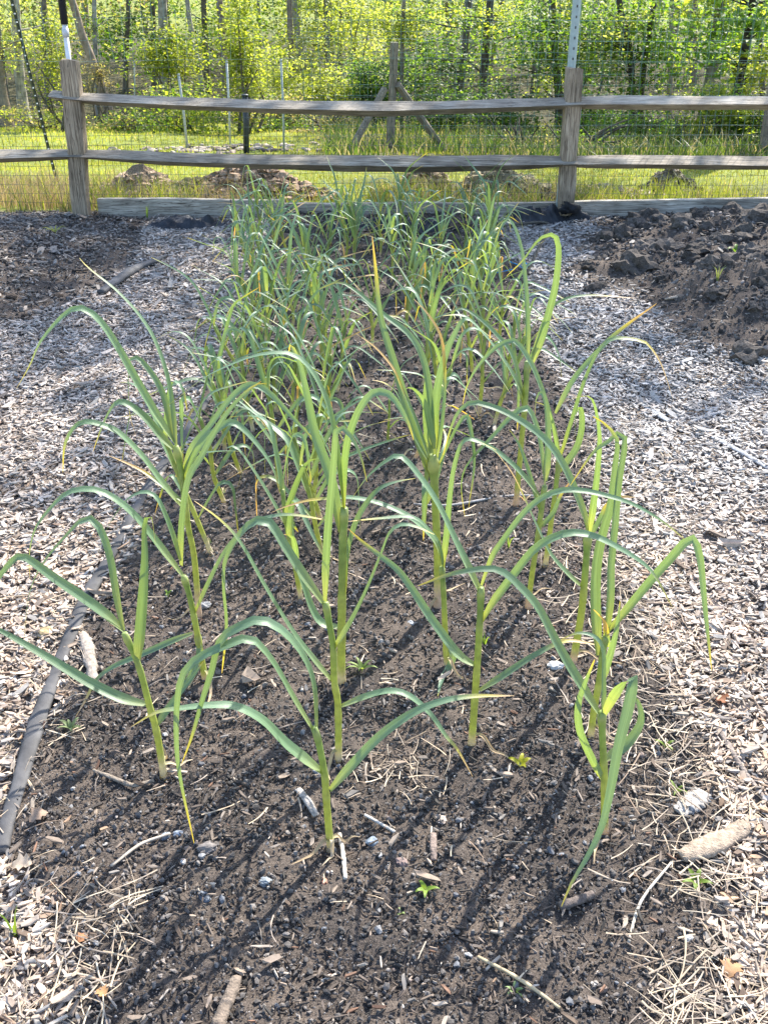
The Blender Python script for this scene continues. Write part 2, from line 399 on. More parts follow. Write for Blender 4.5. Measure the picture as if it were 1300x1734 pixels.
PAL_CHIP = [tuple(np.array(c) * (.95, .90, .83)) for c in PAL_CHIP]
PW_CHIP = [.24, .25, .17, .06, .10, .15, .03]
mb = MB()
for n, y0, y1, l0, l1 in ((74000, .6, 2.4, .008, .029), (84000, 2.4, 4.4, .009, .031), (84000, 4.4, 6.55, .011, .036)):
    x, y, hw = frustum_pts(n, y0, y1, .85)
    pw_ = (1 - soil_w(x, y)) * .985 + .015
    pw_ = np.maximum(pw_, .30 * smooth(.03, .4, np.maximum(mound_l(x, y), -.2 + .3 * mound_r(x, y))))
    pw_ = pw_ * (np.abs(x - strip_x(y)) > .012)
    x, y = keep(x, y, hw, pw_, hw.max())
    ln = l0 + (l1 - l0) * R.random(len(x)) ** 1.7
    big = R.random(len(x)) < .03; ln = np.where(big, ln * 2.2, ln)
    so_ = soil_w(x, y) > .5
    v, f, c = chips('', x, y, ln, ln * R.uniform(.16, .5, len(x)), R.uniform(.0015, .005, len(x)), PAL_CHIP, PW_CHIP)
    gr = (np.clip(smooth(.2, .9, x) * smooth(1.9, 3.2, y + .3 * fbm(x * 2, y * 2, 88)) + .55 * smooth(2.6, 3.3, y + .3 * fbm(x * 2, y * 2, 87)) * (x < 0), 0, 1) * .62)[:, None]  # greyed by position: partly weathering, partly tree shade put into the chip colour
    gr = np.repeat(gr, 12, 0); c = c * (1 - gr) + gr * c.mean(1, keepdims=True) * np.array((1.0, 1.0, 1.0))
    c = c * np.repeat(np.where(so_, .55, 1.0), 12)[:, None]
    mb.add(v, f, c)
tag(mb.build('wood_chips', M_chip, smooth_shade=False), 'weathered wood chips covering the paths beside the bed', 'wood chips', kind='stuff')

# dark bits and twigs on the bed
mb = MB()
for n, y0, y1, l0, l1 in ((16000, .75, 2.6, .004, .024), (13000, 2.6, 6.6, .007, .03)):
    x, y, hw = frustum_pts(n, y0, y1)
    x, y = keep(x, y, hw, soil_w(x, y), hw.max())
    ln = l0 + (l1 - l0) * R.random(len(x)) ** 2.4
    v, f, c = chips('', x, y, ln, np.maximum(ln * R.uniform(.1, .3, len(x)), .0015), R.uniform(.0015, .004, len(x)),
                    [(.07, .055, .045), (.13, .10, .08), (.24, .19, .15), (.42, .36, .30), (.04, .035, .03), (.2, .11, .07)], [.34, .32, .15, .035, .12, .035], .3, .001)
    mb.add(v, f, c)
tag(mb.build('bark_bits', M_chip, smooth_shade=False), 'small dark bark bits scattered over the bed soil', 'bark bits', kind='stuff')

# soil crumbs and grit
mb = MB()
for n, y0, y1, s0, s1 in ((58000, .75, 1.9, .0010, .0052), (38000, 1.9, 3.4, .0016, .0065), (30000, 3.4, 6.6, .003, .012)):
    x, y, hw = frustum_pts(n, y0, y1)
    x, y = keep(x, y, hw, soil_w(x, y), hw.max())
    s = s0 + (s1 - s0) * R.random(len(x)) ** 3.6
    z = terrain(x, y) + .0025 + s * .35
    dims = s[:, None] * R.uniform(.45, 1.4, (len(x), 3))
    pal = np.array([(.045, .039, .036), (.092, .077, .068), (.145, .119, .101), (.205, .168, .14), (.3, .28, .27), (.6, .57, .53)])
    ch_ = R.choice(6, len(x), p=[.22, .30, .25, .17, .04, .02]); ch_ = np.where((s > s0 + .3 * (s1 - s0)) & (ch_ > 3), 1, ch_); cols = pal[ch_] * R.uniform(.75, 1.2, (len(x), 1))
    bw_ = smooth(-.2, .5, fbm(x * 2.2, y * 2.2, 91, 3))[:, None]
    cols = cols * (1 + bw_ * np.array((.6, .48, .42))); cols = .5 * cols + .5 * cols.mean(1, keepdims=True)
    m = len(x)
    mb.add(*scatter(ICO_V, ICO_F, np.stack([x, y, z], -1), dims, rot3(R.uniform(0, 6.3, m), R.uniform(0, 6.3, m), R.uniform(0, 6.3, m)), cols, .42))
tag(mb.build('soil_crumbs', M_crumb, smooth_shade=False), 'dark crumbs of soil covering the bed', 'soil crumbs', kind='stuff')

mb = MB()
for n, y0, y1, s0, s1 in ((1300, .75, 2.2, .0014, .0085), (300, 2.2, 5, .003, .009)):
    x, y, hw = frustum_pts(n, y0, y1)
    x, y = keep(x, y, hw, soil_w(x, y), hw.max())
    m = len(x); s = s0 + (s1 - s0) * R.random(m) ** 3.2
    dims = s[:, None] * np.stack([R.uniform(.9, 1.3, m), R.uniform(.65, 1, m), R.uniform(.5, .8, m)], -1)
    pal = np.array([(.17, .18, .20), (.23, .23, .235), (.36, .34, .32), (.24, .18, .15), (.10, .105, .12), (.44, .39, .34)])
    cols = pal[R.choice(6, m, p=[.25, .22, .13, .17, .15, .08])] * R.uniform(.7, 1.15, (m, 1))
    mb.add(*scatter(ICO_V, ICO_F, np.stack([x, y, terrain(x, y) + .002 + s * .25], -1), dims, rot3(R.uniform(0, 6.3, m), R.normal(0, .5, m), R.normal(0, .5, m)), cols, .28))
tag(mb.build('pebbles', M_stone, smooth_shade=False), 'small grey and tan pebbles lying in the bed soil', 'pebbles', kind='stuff')

# straw and dry grass along the bed edges
mb = MB()
def straw(n, fx, fy, l0, l1, wmax=.0019):
    x, y = fx(n), fy(n)
    a = R.uniform(0, 2 * math.pi, n); L = l0 + (l1 - l0) * R.random(n) ** 1.6
    k = 5; s = np.linspace(-.5, .5, k)
    bendA = R.normal(0, .22, n)
    ang = a[:, None] + bendA[:, None] * s[None]
    px = x[:, None] + L[:, None] * s * np.cos(ang); py = y[:, None] + L[:, None] * s * np.sin(ang)
    lift = (R.random(n) * .009)[:, None] + (R.normal(0, .04, n) * L)[:, None] * s[None] * 2
    pz = terrain(px, py) + .007 + np.maximum(lift, 0)
    wv = R.uniform(.0006, wmax, n)[:, None] * (1 - .5 * (s[None] + .5))
    nxv, nyv = -np.sin(ang), np.cos(ang)
    Lf = np.stack([px - nxv * wv / 1, py - nyv * wv, pz], -1); Rt = np.stack([px + nxv * wv, py + nyv * wv, pz + .0006], -1)
    Md = np.stack([px, py, pz + wv * .8], -1)
    v = np.stack([Lf, Md, Rt], 2).reshape(-1, 3)
    o = (np.arange(n) * k * 3)[:, None] + (np.arange(k - 1) * 3)[None]
    o = o.ravel()
    q = np.concatenate([np.stack([o, o + 1, o + 4, o + 3], -1), np.stack([o + 1, o + 2, o + 5, o + 4], -1)])
    pal = np.array([(.50, .39, .27), (.40, .32, .24), (.32, .26, .21), (.56, .47, .35), (.24, .17, .12)])
    cols = np.repeat(pal[R.choice(5, n, p=[.3, .25, .2, .15, .1])] * R.uniform(.75, 1.15, (n, 1)), k * 3, 0)
    mb.add(v, [q], cols)
straw(620, lambda n: R.uniform(.42, .80, n), lambda n: R.uniform(.75, 1.2, n), .03, .13)
straw(800, lambda n: .66 + R.normal(0, .10, n), lambda n: R.uniform(1.15, 2.5, n), .03, .12)
straw(500, lambda n: R.normal(.74, .12, n), lambda n: R.uniform(2.4, 3.4, n), .03, .10)
straw(380, lambda n: R.uniform(-.66, -.42, n), lambda n: R.uniform(.75, 1.35, n), .03, .12)
straw(300, lambda n: -.78 + R.normal(0, .07, n), lambda n: R.uniform(1.25, 2.3, n), .02, .09)
straw(60, lambda n: R.normal(.03, .05, n) - .02, lambda n: R.normal(1.66, .045, n), .02, .07, .0014)
straw(170, lambda n: R.uniform(-.6, .6, n), lambda n: R.uniform(.8, 2.6, n), .02, .08, .002)
straw(300, lambda n: R.uniform(-.6, .6, n), lambda n: R.uniform(2.6, 6.5, n), .03, .09, .003)
tag(mb.build('straw', M_straw), 'dry straw strewn along the bed edges', 'straw', kind='stuff')

# clods heaped on the mound
mb = MB()
def lump(c, s, col, base=(ICO3_V, ICO3_F), amp=.35, seed=0):
    v = base[0].copy()
    q = v * 1.9 + seed * 7.3
    r = 1 + amp * (fbm(q[:, 0] + q[:, 2] * .7, q[:, 1] - q[:, 2] * .6, seed, 4) * .55 - .5 * np.abs(fbm(q[:, 1] * 1.3 + q[:, 2], q[:, 0] * 1.3 - q[:, 2], seed + 5, 3))) + R.uniform(-.06, .06, len(v)) * min(1, amp * 2)
    v = v * r[:, None] * np.asarray(s)
    a = R.uniform(0, 6.3); ca, sa = math.cos(a), math.sin(a)
    v = v @ np.array([(ca, sa, 0), (-sa, ca, 0), (0, 0, 1)])
    return v + np.asarray(c), [base[1]], np.asarray(col) * np.repeat(R.uniform(.8, 1.2, (len(v), 1)), 3, 1)
for k in range(1100):
    for _ in range(20):
        x, y = R.uniform(.95, 3.2), R.uniform(3.6, 6.42)
        m = mound_r(np.array([x]), np.array([y]))[0]
        if R.random() < m * 1.2: break
    s = R.uniform(.006, .026) + .07 * R.random() ** 5
    mb.add(*lump((x, y, tz(x, y) - s * .15), (s * R.uniform(.9, 1.4), s * 1.05, s * R.uniform(.7, .95)), np.array((.115, .10, .088)) * R.uniform(.6, 1.2), base=(ICO3_V, ICO3_F) if s > .03 else (ICO2_V, ICO2_F), amp=.65, seed=k))
for k in range(50):
    x, y = R.uniform(-3.2, -1.2), R.uniform(4.0, 6.4)
    if mound_l(np.array([x]), np.array([y]))[0] < .1: continue
    s = R.uniform(.012, .03)
    mb.add(*lump((x, y, tz(x, y) + s * .2), (s * 1.2, s, s * .7), np.array((.07, .055, .045)) * R.uniform(.6, 1.2), (ICO2_V, ICO2_F), seed=k + 300))
tag(mb.build('soil_clods', M_clod, smooth_shade=False), 'lumpy clods of dug soil on the two mounds', 'soil clods', kind='stuff')

# ------------------------------------------------------------------ garlic plants
GREEN = np.array((.145, .245, .148)); YEL = np.array((.50, .42, .07)); TAN = np.array((.50, .34, .16)); PALE = np.array((.26, .33, .16))
def leaf_mesh(P3, W, facing=.8, tip=.85, brown=.97, tone=1.0, origin=(0, 0, 0), parent=None, name='leaf', mat=None, c0=None, fold=.42, n=26):
    P = catmull(P3, n)
    s = np.linspace(0, 1, n)
    T = unit(np.gradient(P, axis=0))
    ch = P[-1] - P[0]; out = np.array((ch[0], ch[1], 0.0))
    if np.linalg.norm(out) < .02: out = np.array((random.uniform(-1, 1), -.5, 0))
    out = unit(out); Pn = np.cross(out, (0, 0, 1.0))
    nrm = np.cross(Pn[None], T)
    tocam = unit(np.array((0, 0, H)) - P)
    sg = np.sign((nrm * tocam).sum(1).mean() + .15) or 1
    nrm = nrm + facing * tocam * sg
    nrm = unit(nrm - (nrm * T).sum(1, keepdims=True) * T)
    for _ in range(3): nrm[1:-1] = unit(nrm[:-2] + 2 * nrm[1:-1] + nrm[2:])
    tw = random.uniform(-.5, .5) * s + random.uniform(-.25, .25) * np.sin(s * random.uniform(3, 7))
    B = np.cross(T, nrm)
    nr2 = nrm * np.cos(tw)[:, None] + B * np.sin(tw)[:, None]; B = np.cross(T, nr2)
    hw = W * .83 * np.minimum(1, .45 + s * 4.5) * np.clip(1 - s ** 1.9, 0.0, 1) ** .85 + .0006
    fo = fold * (1 - .6 * s)
    u = np.array((-1, -.5, 0, .5, 1.0)); d = np.array((1, .5, 0, .5, 1.0)) - .45
    v = P[:, None] + hw[:, None, None] * (u[None, :, None] * B[:, None] + (fo[:, None] * d[None])[..., None] * nr2[:, None])
    v = v.reshape(-1, 3)
    i = np.arange(n - 1)[:, None] * 5 + np.arange(4)[None]; i = i.ravel()
    q = np.stack([i, i + 1, i + 6, i + 5], -1)
    base = (GREEN if c0 is None else np.asarray(c0)) * tone
    c = np.repeat(base[None], n, 0)
    a = smooth(.22, .0, s)[:, None]; c = c * (1 - a) + PALE * tone * a
    a = (smooth(tip - .12, max(min(tip + .12, 1.02), tip - .05), s) * (tip < 1))[:, None]; c = c * (1 - a) + YEL * a
    a = (smooth(brown - .06, brown + .05, s) * (brown < 1.3))[:, None]; c = c * (1 - a) + TAN * a
    c = np.repeat(c, 5, 0) * np.tile(np.array((1.0, .96, 1.12, .96, 1.0)), n)[:, None]
    o = mesh_obj(name, v - np.asarray(origin), [q], mat or M_leaf, parent, c)
    rb = np.stack([np.tile(u, n), np.repeat(s * 3, 5), np.full(5 * n, random.random())], -1).astype(np.float32)
    o.data.attributes.new('Rib', 'FLOAT_VECTOR', 'POINT').data.foreach_set('vector', rb.ravel())
    return o
def stem_mesh(P3, r0, r1, origin, parent, nodes=(), white=.12):
    white = random.uniform(.14, .26)
    n = 26; P = catmull(P3, n); s = np.linspace(0, 1, n)
    r = (r0 + (r1 - r0) * s) * .92
    r = r * (1 + .35 * smooth(.07, 0, s))
    for q in nodes: r = r * (1 + .13 * smooth(q - .10, q, s) * (s <= q + .01))
    v, f = tube(P, r, 9)
    lo, mi, hi = np.array(random.choice([(.60, .54, .42), (.58, .47, .40), (.62, .57, .44)])), np.array((.42, .47, .12)), np.array((.24, .34, .11))
    c = mi + (hi - mi) * smooth(.35, 1, s)[:, None]
    a = smooth(white, white * .4, s)[:, None]; c = c * (1 - a) + lo * a
    for q in nodes:
        a = smooth(.05, 0, abs(s - q))[:, None] * .45; c = c * (1 - a) + np.array((.42, .45, .2)) * a
    c = np.vstack([np.repeat(c, 9, 0), c[:1], c[-1:]])
    return mesh_obj('stem', v - np.asarray(origin), f, M_stem, parent, c)
n_garlic = 0
def dead_leaves(root, base, n):
    for _ in range(n):
        a = random.uniform(0, 2 * math.pi); L = random.uniform(.05, .13); k = random.uniform(-.8, .8)
        pts = [np.array((0, 0, .03))]
        for q in (.25, .5, .75, 1):
            x, y = base[0] + L * q * math.cos(a + k * q), base[1] + L * q * math.sin(a + k * q)
            pts.append(np.array((x - base[0], y - base[1], tz(x, y) - base[2] + .008 + (.02 if q < .4 else 0) + random.uniform(0, .012))))
        P3 = np.array(pts) + base
        leaf_mesh(P3, .0042, .3, 2, 2, 1, base, root, 'withered_leaf', M_dead, np.array(random.choice([(.55, .42, .26), (.48, .36, .22), (.6, .5, .36)])), .8, 14)

def traced(label, stem, leaves, r=.0078, dead=1, tall=None):
    """stem and leaf centre lines read from the photograph, stood up at the plant's own distance, each leaf swinging towards or away from the camera"""
    b = on_ground(*stem[0]); b[2] = tz(b[0], b[1]); b = on_ground(stem[0][0], stem[0][1], b[2])
    root = tag(empty('garlic_plant', b), label, 'garlic plant', 'garlic plants in the bed')
    S = np.array([on_plane(x, y, b[1]) for x, y in stem]); S[0, 2] -= .012
    ylo, yhi = stem[0][1], stem[-1][1]
    nodes = [min(max((ylo - lf[0][0][1]) / (ylo - yhi + 1e-6), .05), .97) for lf in leaves]
    stem_mesh(S, r, r * .8, b, root, nodes)
    for lf in leaves:
        pts, W, dy = lf[0], lf[1], lf[2]
        tip = lf[3] if len(lf) > 3 else .9
        d = np.r_[0, np.cumsum([math.dist(pts[i], pts[i + 1]) for i in range(len(pts) - 1)])]; d /= d[-1]
        P3 = []
        for (x, y), q in zip(pts, d):
            p = on_plane(x, y, b[1] + dy * q)
            g = tz(p[0], p[1])
            if p[2] < g + .012: p = on_ground(x, y, g + .012)
            P3.append(p)
        leaf_mesh(np.array(P3), W, .8, tip, tip + .1, random.uniform(.88, 1.12), b, root)
    dead_leaves(root, b, dead)
    return root
traced('front garlic plant, alone ahead of the others, two leaves arching down beside its leaning stem',
  [(560,1441),(552,1348),(549,1308),(538,1251),(531,1232)], [
  ([(547,1309),(487,1262),(445,1220),(401,1197),(360,1194),(300,1200),(263,1207),(222,1231)], .0135, -.06, .88),
  ([(559,1338),(590,1303),(640,1250),(694,1210),(746,1188),(800,1179),(870,1178)], .0115, .05, .82),
  ([(535,1245),(531,1165),(514,1113),(480,1070),(441,1050),(405,1062),(374,1084),(358,1140),(343,1186),(325,1248),(308,1293)], .0130, -.05, .95),
  ([(532,1240),(497,1183),(459,1117),(424,1082),(380,1094),(332,1117),(308,1148),(300,1200),(300,1270),(308,1330),(329,1428)], .0105, -.09, .93)], .0078, 3)
traced('garlic plant with long leaves reaching over the edging strip, first beside the strip',
  [(278,1314),(266,1242),(254,1197),(235,1127),(211,1072)], [
  ([(249,1193),(208,1183),(156,1158),(104,1127),(52,1096),(0,1067),(-50,1040)], .0125, .03, .95),
  ([(210,1068),(180,1041),(138,1010),(87,975),(46,945),(30,943),(14,958),(-5,985),(-20,1030)], .0120, -.06, .95),
  ([(209,1068),(197,1010),(187,947),(173,902),(156,879),(138,882),(114,906),(76,951),(52,999),(43,1062),(41,1107)], .0085, .10, .9),
  ([(234,1124),(239,1062),(244,992),(246,940),(245,895),(250,874),(258,880),(263,920)], .0135, -.03, .99),
  ([(266,1228),(287,1197),(308,1168),(325,1148),(345,1120)], .008, .08, .98)], .0078, 2)
traced('slender garlic plant with one thick leaf arching over, directly behind the front plant',
  [(573,1288),(572,1196),(566,1155),(564,1096),(557,1055),(551,1020)], [
  ([(577,1196),(621,1179),(660,1170),(694,1179),(729,1210),(756,1248),(774,1269),(800,1315)], .0095, -.04, .78),
  ([(561,1152),(528,1113),(493,1066),(450,995),(408,920),(374,881),(329,848)], .0105, -.03, .86),
  ([(552,1027),(514,975),(487,933),(455,884),(430,884),(405,907),(382,950),(380,1000),(384,1060),(376,1140)], .0125, .05, .9),
  ([(551,1018),(553,950),(558,870),(565,790),(569,730),(578,723),(597,743),(612,778),(621,816)], .0110, .02, .98),
  ([(566,1098),(594,1055),(621,999),(645,940),(660,902),(680,888),(705,892),(735,905)], .0145, -.05, .99)], .0080, 1)
traced('sturdy tall garlic plant whose broad top leaf folds over, behind the slender one',
  [(578,1158),(578,1096),(579,1010),(580,930),(583,860)], [
  ([(583,870),(586,772),(600,714),(621,675),(641,663),(665,673),(690,715),(700,745)], .0160, -.05, .99),
  ([(583,1006),(589,940),(599,895),(615,861),(640,829),(670,816),(703,810)], .0125, .05, .99),
  ([(576,900),(560,813),(534,737),(522,679),(507,614),(493,584),(488,600)], .0145, .04, .99),
  ([(582,860),(570,760),(557,690),(537,644),(516,614),(487,598),(437,601),(385,620),(344,641),(300,675),(285,686)], .0105, -.06, .95),
  ([(577,1063),(545,1055),(528,1030),(514,989),(497,944),(470,895)], .0115, .06, .95)], .0105, 1)
traced('garlic plant on a straight bare stem, leaves arching both ways, first in third row',
  [(798,1262),(805,1165),(812,1055),(814,995)], [
  ([(813,1003),(774,923),(739,850),(701,795),(676,772),(653,781),(621,809),(594,847)], .0125, .06, .98),
  ([(815,992),(833,944),(850,918),(885,871),(919,842),(954,830),(988,831),(1030,840),(1072,854),(1120,882),(1158,913)], .0090, -.05, .96),
  ([(805,1127),(774,1107),(732,1051),(698,999),(673,965),(642,940),(608,913),(589,895)], .0120, .05, .88),
  ([(814,1055),(833,1023),(850,1000),(871,972),(902,933),(933,912),(968,902),(1006,908),(1044,926),(1079,947),(1106,972),(1137,1027)], .0120, -.04, .92),
  ([(812,1169),(850,1145),(892,1117),(933,1094),(960,1085),(990,1088),(1026,1096)], .0085, .05, .62)], .0085, 1)
traced('garlic plant with a leaf trailing onto the soil, nearest the bark slab',
  [(1024,1411),(1023,1331),(1020,1260),(1018,1205)], [
  ([(1017,1214),(971,1141),(940,1086),(909,1027),(878,992),(850,968),(820,963),(763,972),(708,992)], .0135, -.04, .97),
  ([(1024,1286),(1058,1262),(1080,1232),(1085,1210),(1079,1188),(1068,1172)], .0115, .05, .99),
  ([(1019,1215),(1044,1172),(1063,1150),(1072,1150),(1063,1200),(1047,1262),(1033,1338),(1018,1400),(995,1449),(968,1494),(950,1535)], .0120, -.22, .96),
  ([(1021,1324),(1006,1296),(982,1241),(978,1196),(988,1162),(1006,1117)], .0100, -.04, .98),
  ([(1020,1210),(1021,1150),(1020,1100),(1006,1078),(978,1072),(947,1084)], .0075, .04, .9)], .0082, 1)
traced('garlic plant with one leaf bent sharply down over straw, second in fourth row',
  [(1000,1248),(1004,1210),(1013,1158),(1020,1105),(1026,1075)], [
  ([(1028,1070),(1054,1041),(1103,982),(1137,944),(1160,917),(1173,913),(1184,944),(1191,1013),(1196,1062),(1204,1135)], .0120, -.06, .95),
  ([(1012,1110),(1007,1027),(1009,958),(1020,900),(1032,860),(1041,787),(1044,745),(1026,720),(1003,705)], .0140, .04, .98),
  ([(1026,1082),(1032,1010),(1033,958),(1040,888),(1047,816),(1057,752),(1053,734),(1043,735),(1032,746),(1012,758),(997,775),(965,822)], .0120, .06, .95),
  ([(1028,1095),(1023,1055),(1012,1040),(1004,1032)], .0075, -.03, .3),
  ([(1018,1158),(1040,1082),(1047,1040),(1049,1018)], .0090, -.03, .99)], .0082, 2)
traced('garlic plant whose pale leaf droops over the edging strip, second beside the strip',
  [(348,1151),(341,1113),(332,1062),(322,1013),(311,975)], [
  ([(309,974),(277,933),(242,888),(208,854),(173,833),(142,828),(111,837),(80,868),(59,899),(50,944),(52,985)], .0115, -.03, .93),
  ([(308,958),(308,906),(313,847),(322,805),(339,778),(365,730),(392,690),(430,653),(452,650)], .0125, .05, .98),
  ([(331,1037),(350,996),(374,947),(395,916),(422,888),(450,877),(487,871),(538,878),(567,884)], .0115, -.04, .85),
  ([(306,950),(294,909),(277,864),(263,840),(242,833),(215,847),(190,881),(177,906),(166,937)], .0070, .05, .95),
  ([(327,1072),(290,1086),(240,1108),(190,1130),(163,1152),(147,1182),(128,1215)], .0085, -.05, .72),
  ([(335,1075),(338,1100),(332,1127),(311,1162),(277,1210)], .0080, -.05, .98)], .0082, 2)
traced('tall garlic plant with many leaves fanning over the path, third beside the strip',
  [(337,1046),(329,944),(318,888),(307,800),(298,755)], [
  ([(296,762),(274,740),(247,708),(218,685),(198,682),(180,708),(165,745),(158,765)], .0115, .03, .88),
  ([(297,750),(265,702),(233,647),(198,585),(175,550),(155,530),(130,521),(104,538),(69,579),(52,617),(28,659)], .0125, -.05, .9),
  ([(298,755),(293,699),(285,644),(265,582),(238,536),(198,492),(152,455),(135,437)], .0085, .06, .94),
  ([(295,748),(276,667),(250,623),(232,606),(220,610),(218,650),(220,700),(230,737)], .0085, .10, .8),
  ([(306,855),(276,819),(238,769),(203,734),(175,720),(145,714),(125,725),(110,755),(107,800)], .0130, -.05, .9),
  ([(309,808),(326,758),(355,723),(385,682),(411,657),(431,652),(458,667),(502,714),(540,754)], .0125, .05, .98),
  ([(312,838),(317,796),(344,749),(382,718),(399,717),(428,743),(461,790),(474,835)], .0130, -.03, .98),
  ([(310,850),(275,822),(244,799),(215,784),(186,772)], .0065, .06, .45)], .0085, 1)
traced('garlic plant with a brown lower sheath, second in the third row',
  [(757,1128),(753,1060),(751,1010),(748,960)], [
  ([(752,990),(745,930),(729,902),(698,876),(642,878),(590,883)], .0105, -.05, .85),
  ([(758,1095),(767,1108),(760,1130),(748,1150),(741,1179)], .0095, -.05, .99),
  ([(750,960),(757,900),(760,860),(767,800),(775,765),(781,752),(798,743),(840,762)], .0100, .03, .98),
  ([(749,955),(738,918),(711,889),(682,869),(635,850),(589,842),(554,844),(518,848),(478,860),(460,868)], .0100, .05, .72)], .0078, 1)
traced('very leafy thick stemmed garlic plant with a straw brown tip, third in the third row',
  [(741,1027),(741,950),(738,880),(735,810),(732,770)], [
  ([(732,812),(703,734),(682,667),(665,609),(647,550),(640,509),(636,460),(630,400)], .0140, .05, .85),
  ([(731,790),(705,715),(682,661),(665,623),(635,588),(603,565)], .0075, -.03, .55),
  ([(734,772),(729,685),(717,612),(694,568),(650,533),(606,495),(575,478),(540,490)], .0120, .08, .97),
  ([(730,790),(703,743),(682,690),(668,661),(647,647),(630,644)], .0080, -.05, .85),
  ([(738,780),(750,690),(752,620),(745,568),(723,530),(700,506)], .0085, .04, .5),
  ([(734,760),(726,714),(717,679),(700,659),(686,659),(682,680)], .0115, -.05, .99),
  ([(738,760),(738,680),(752,609),(770,565),(788,539),(811,556),(840,579)], .0130, .06, .98),
  ([(742,790),(770,731),(782,711),(790,704),(799,743),(802,790),(793,860)], .0090, -.03, .9)], .0115, 2)
traced('garlic plant with a long leaf reaching across the bed, third in the fourth row',
  [(969,1122),(983,1044),(990,975),(995,905)], [
  ([(988,996),(964,975),(933,940),(912,899),(892,854),(867,802),(835,760)], .0095, -.04, .66),
  ([(995,905),(988,870),(956,793),(921,743),(869,705),(825,686),(797,682),(778,695),(765,720),(750,770)], .0125, .05, .97),
  ([(997,900),(1004,850),(1010,800),(1014,745),(1010,705),(1001,675),(985,671),(955,680)], .0105, -.04, .97),
  ([(998,910),(1015,880),(1028,855),(1050,842),(1075,842)], .0070, .04, .45)], .0098, 1)
traced('slim garlic plant with yellow lower leaves, fourth in the fourth row',
  [(893,1030),(900,975),(907,930),(914,880),(922,822)], [
  ([(922,825),(915,758),(907,720),(892,691),(869,702),(836,737),(798,778),(784,802),(781,831),(787,875)], .0105, -.04, .96),
  ([(914,865),(886,772),(872,742),(862,728)], .0085, .04, .97),
  ([(923,815),(927,743),(924,685),(916,665),(908,675),(905,705)], .0120, .03, .99),
  ([(916,845),(880,799),(836,761),(798,744),(781,752),(769,802),(757,862)], .0100, -.05, .97),
  ([(912,895),(935,870),(948,840),(965,815)], .0070, .04, .7)], .0080, 1)
traced('garlic plant with two thin leaves stretching over the path, fifth in the fourth row',
  [(923,955),(932,890),(940,830),(947,775)], [
  ([(948,775),(933,714),(915,655),(898,614),(877,582),(863,577),(836,591),(807,623),(790,655),(783,685)], .0110, .04, .97),
  ([(947,778),(965,723),(983,664),(1000,620),(1021,583),(1044,572),(1067,574),(1091,579),(1105,594),(1120,620),(1140,680)], .0105, -.05, .68),
  ([(940,700),(968,647),(994,614),(1032,574),(1061,550),(1111,514)], .0090, .06, .72),
  ([(946,790),(935,720),(925,690),(905,680)], .0080, -.03, .98),
  ([(945,800),(975,760),(985,720),(982,690),(975,700),(972,745)], .0110, .04, .98)], .0080, 1)
traced('tall garlic plant with a wide hook shaped leaf above the path, sixth in fourth row',
  [(873,856),(878,800),(883,743),(889,679),(892,612)], [
  ([(888,676),(866,632),(839,591),(813,559),(790,537),(769,533),(749,535)], .0150, -.05, .98),
  ([(893,605),(892,538),(889,480),(881,416),(864,373),(850,378),(838,410)], .0120, .05, .98),
  ([(895,625),(915,574),(927,533),(940,480),(945,420),(936,398),(912,406),(885,441),(857,468)], .0135, -.04, .98),
  ([(886,690),(869,606),(839,565),(810,538),(781,522),(755,532)], .0110, .07, .98),
  ([(900,600),(927,531),(953,508),(997,500),(1076,505)], .0060, .05, .7),
  ([(888,650),(906,590),(925,570),(945,600),(950,640)], .0090, .03, .95)], .0095, 1)

def grown(label, base, ht=.33, nl=7, r=.0075, az=None, spread=1.0, dead=1, segs=22):
    """a garlic plant with leaves in two ranks that rise, arch and droop"""
    b = np.array((base[0], base[1], tz(*base)))
    root = tag(empty('garlic_plant', b), label, 'garlic plant', 'garlic plants in the bed')
    az = random.uniform(-.9, .9) if az is None else az
    lean = np.array((random.gauss(0, .05) + .03 * np.sign(b[0]), random.gauss(0, .04) - .02, 0))
    top = b + np.array((0, 0, ht)) + lean * ht * 3
    S = np.array([b - (0, 0, .012), b * .67 + top * .33 + R.normal(0, .004, 3), b * .33 + top * .67 + R.normal(0, .004, 3), top])
    q = np.linspace(.30, 1.0, nl) ** .9
    stem_mesh(S, r, r * .75, b, root, q)
    Sc = catmull(S, 40)
    for k in range(nl):
        p = Sc[min(39, int(q[k] * 39))]
        a = az + (math.pi if k % 2 else 0) + random.gauss(0, .35)
        f = k / (nl - 1)
        L = random.uniform(.26, .40) * (1.05 - .25 * abs(f - .6)) * spread
        a0 = math.radians(random.uniform(18, 34) * (1.25 - .8 * f))
        kink = random.uniform(.3, .72); wdt = random.uniform(.05, .22); a1 = math.radians(random.uniform(70, 150))
        if f < .2: a1 *= 1.1
        stiff = random.random() < .22
        if stiff: a1 = math.radians(random.uniform(15, 50))
        s = np.linspace(0, 1, 16); ang = a0 + a1 * smooth(kink - wdt, kink + wdt, s) + .25 * s
        ang = np.minimum(ang, math.radians(178))
        azs = a + random.gauss(0, .5) * s
        d = np.stack([np.sin(ang) * np.cos(azs), np.sin(ang) * np.sin(azs), np.cos(ang)], -1)
        P = p + np.vstack([np.zeros(3), np.cumsum(d[:-1] * L / 15, 0)])
        P[:, 2] = np.maximum(P[:, 2], b[2] + .012 + .004 * s)
        tip = random.choice([.96, .92, .9, .86, .99]) if f > .25 else random.choice([.7, .82, .5, .9])
        leaf_mesh(P, random.uniform(.008, .0125) * (1 if b[1] < 3 else .85), random.uniform(-.2, .6), tip, tip + .1, random.uniform(.85, 1.15), b, root, n=segs)
    dead_leaves(root, b, dead)
    return root
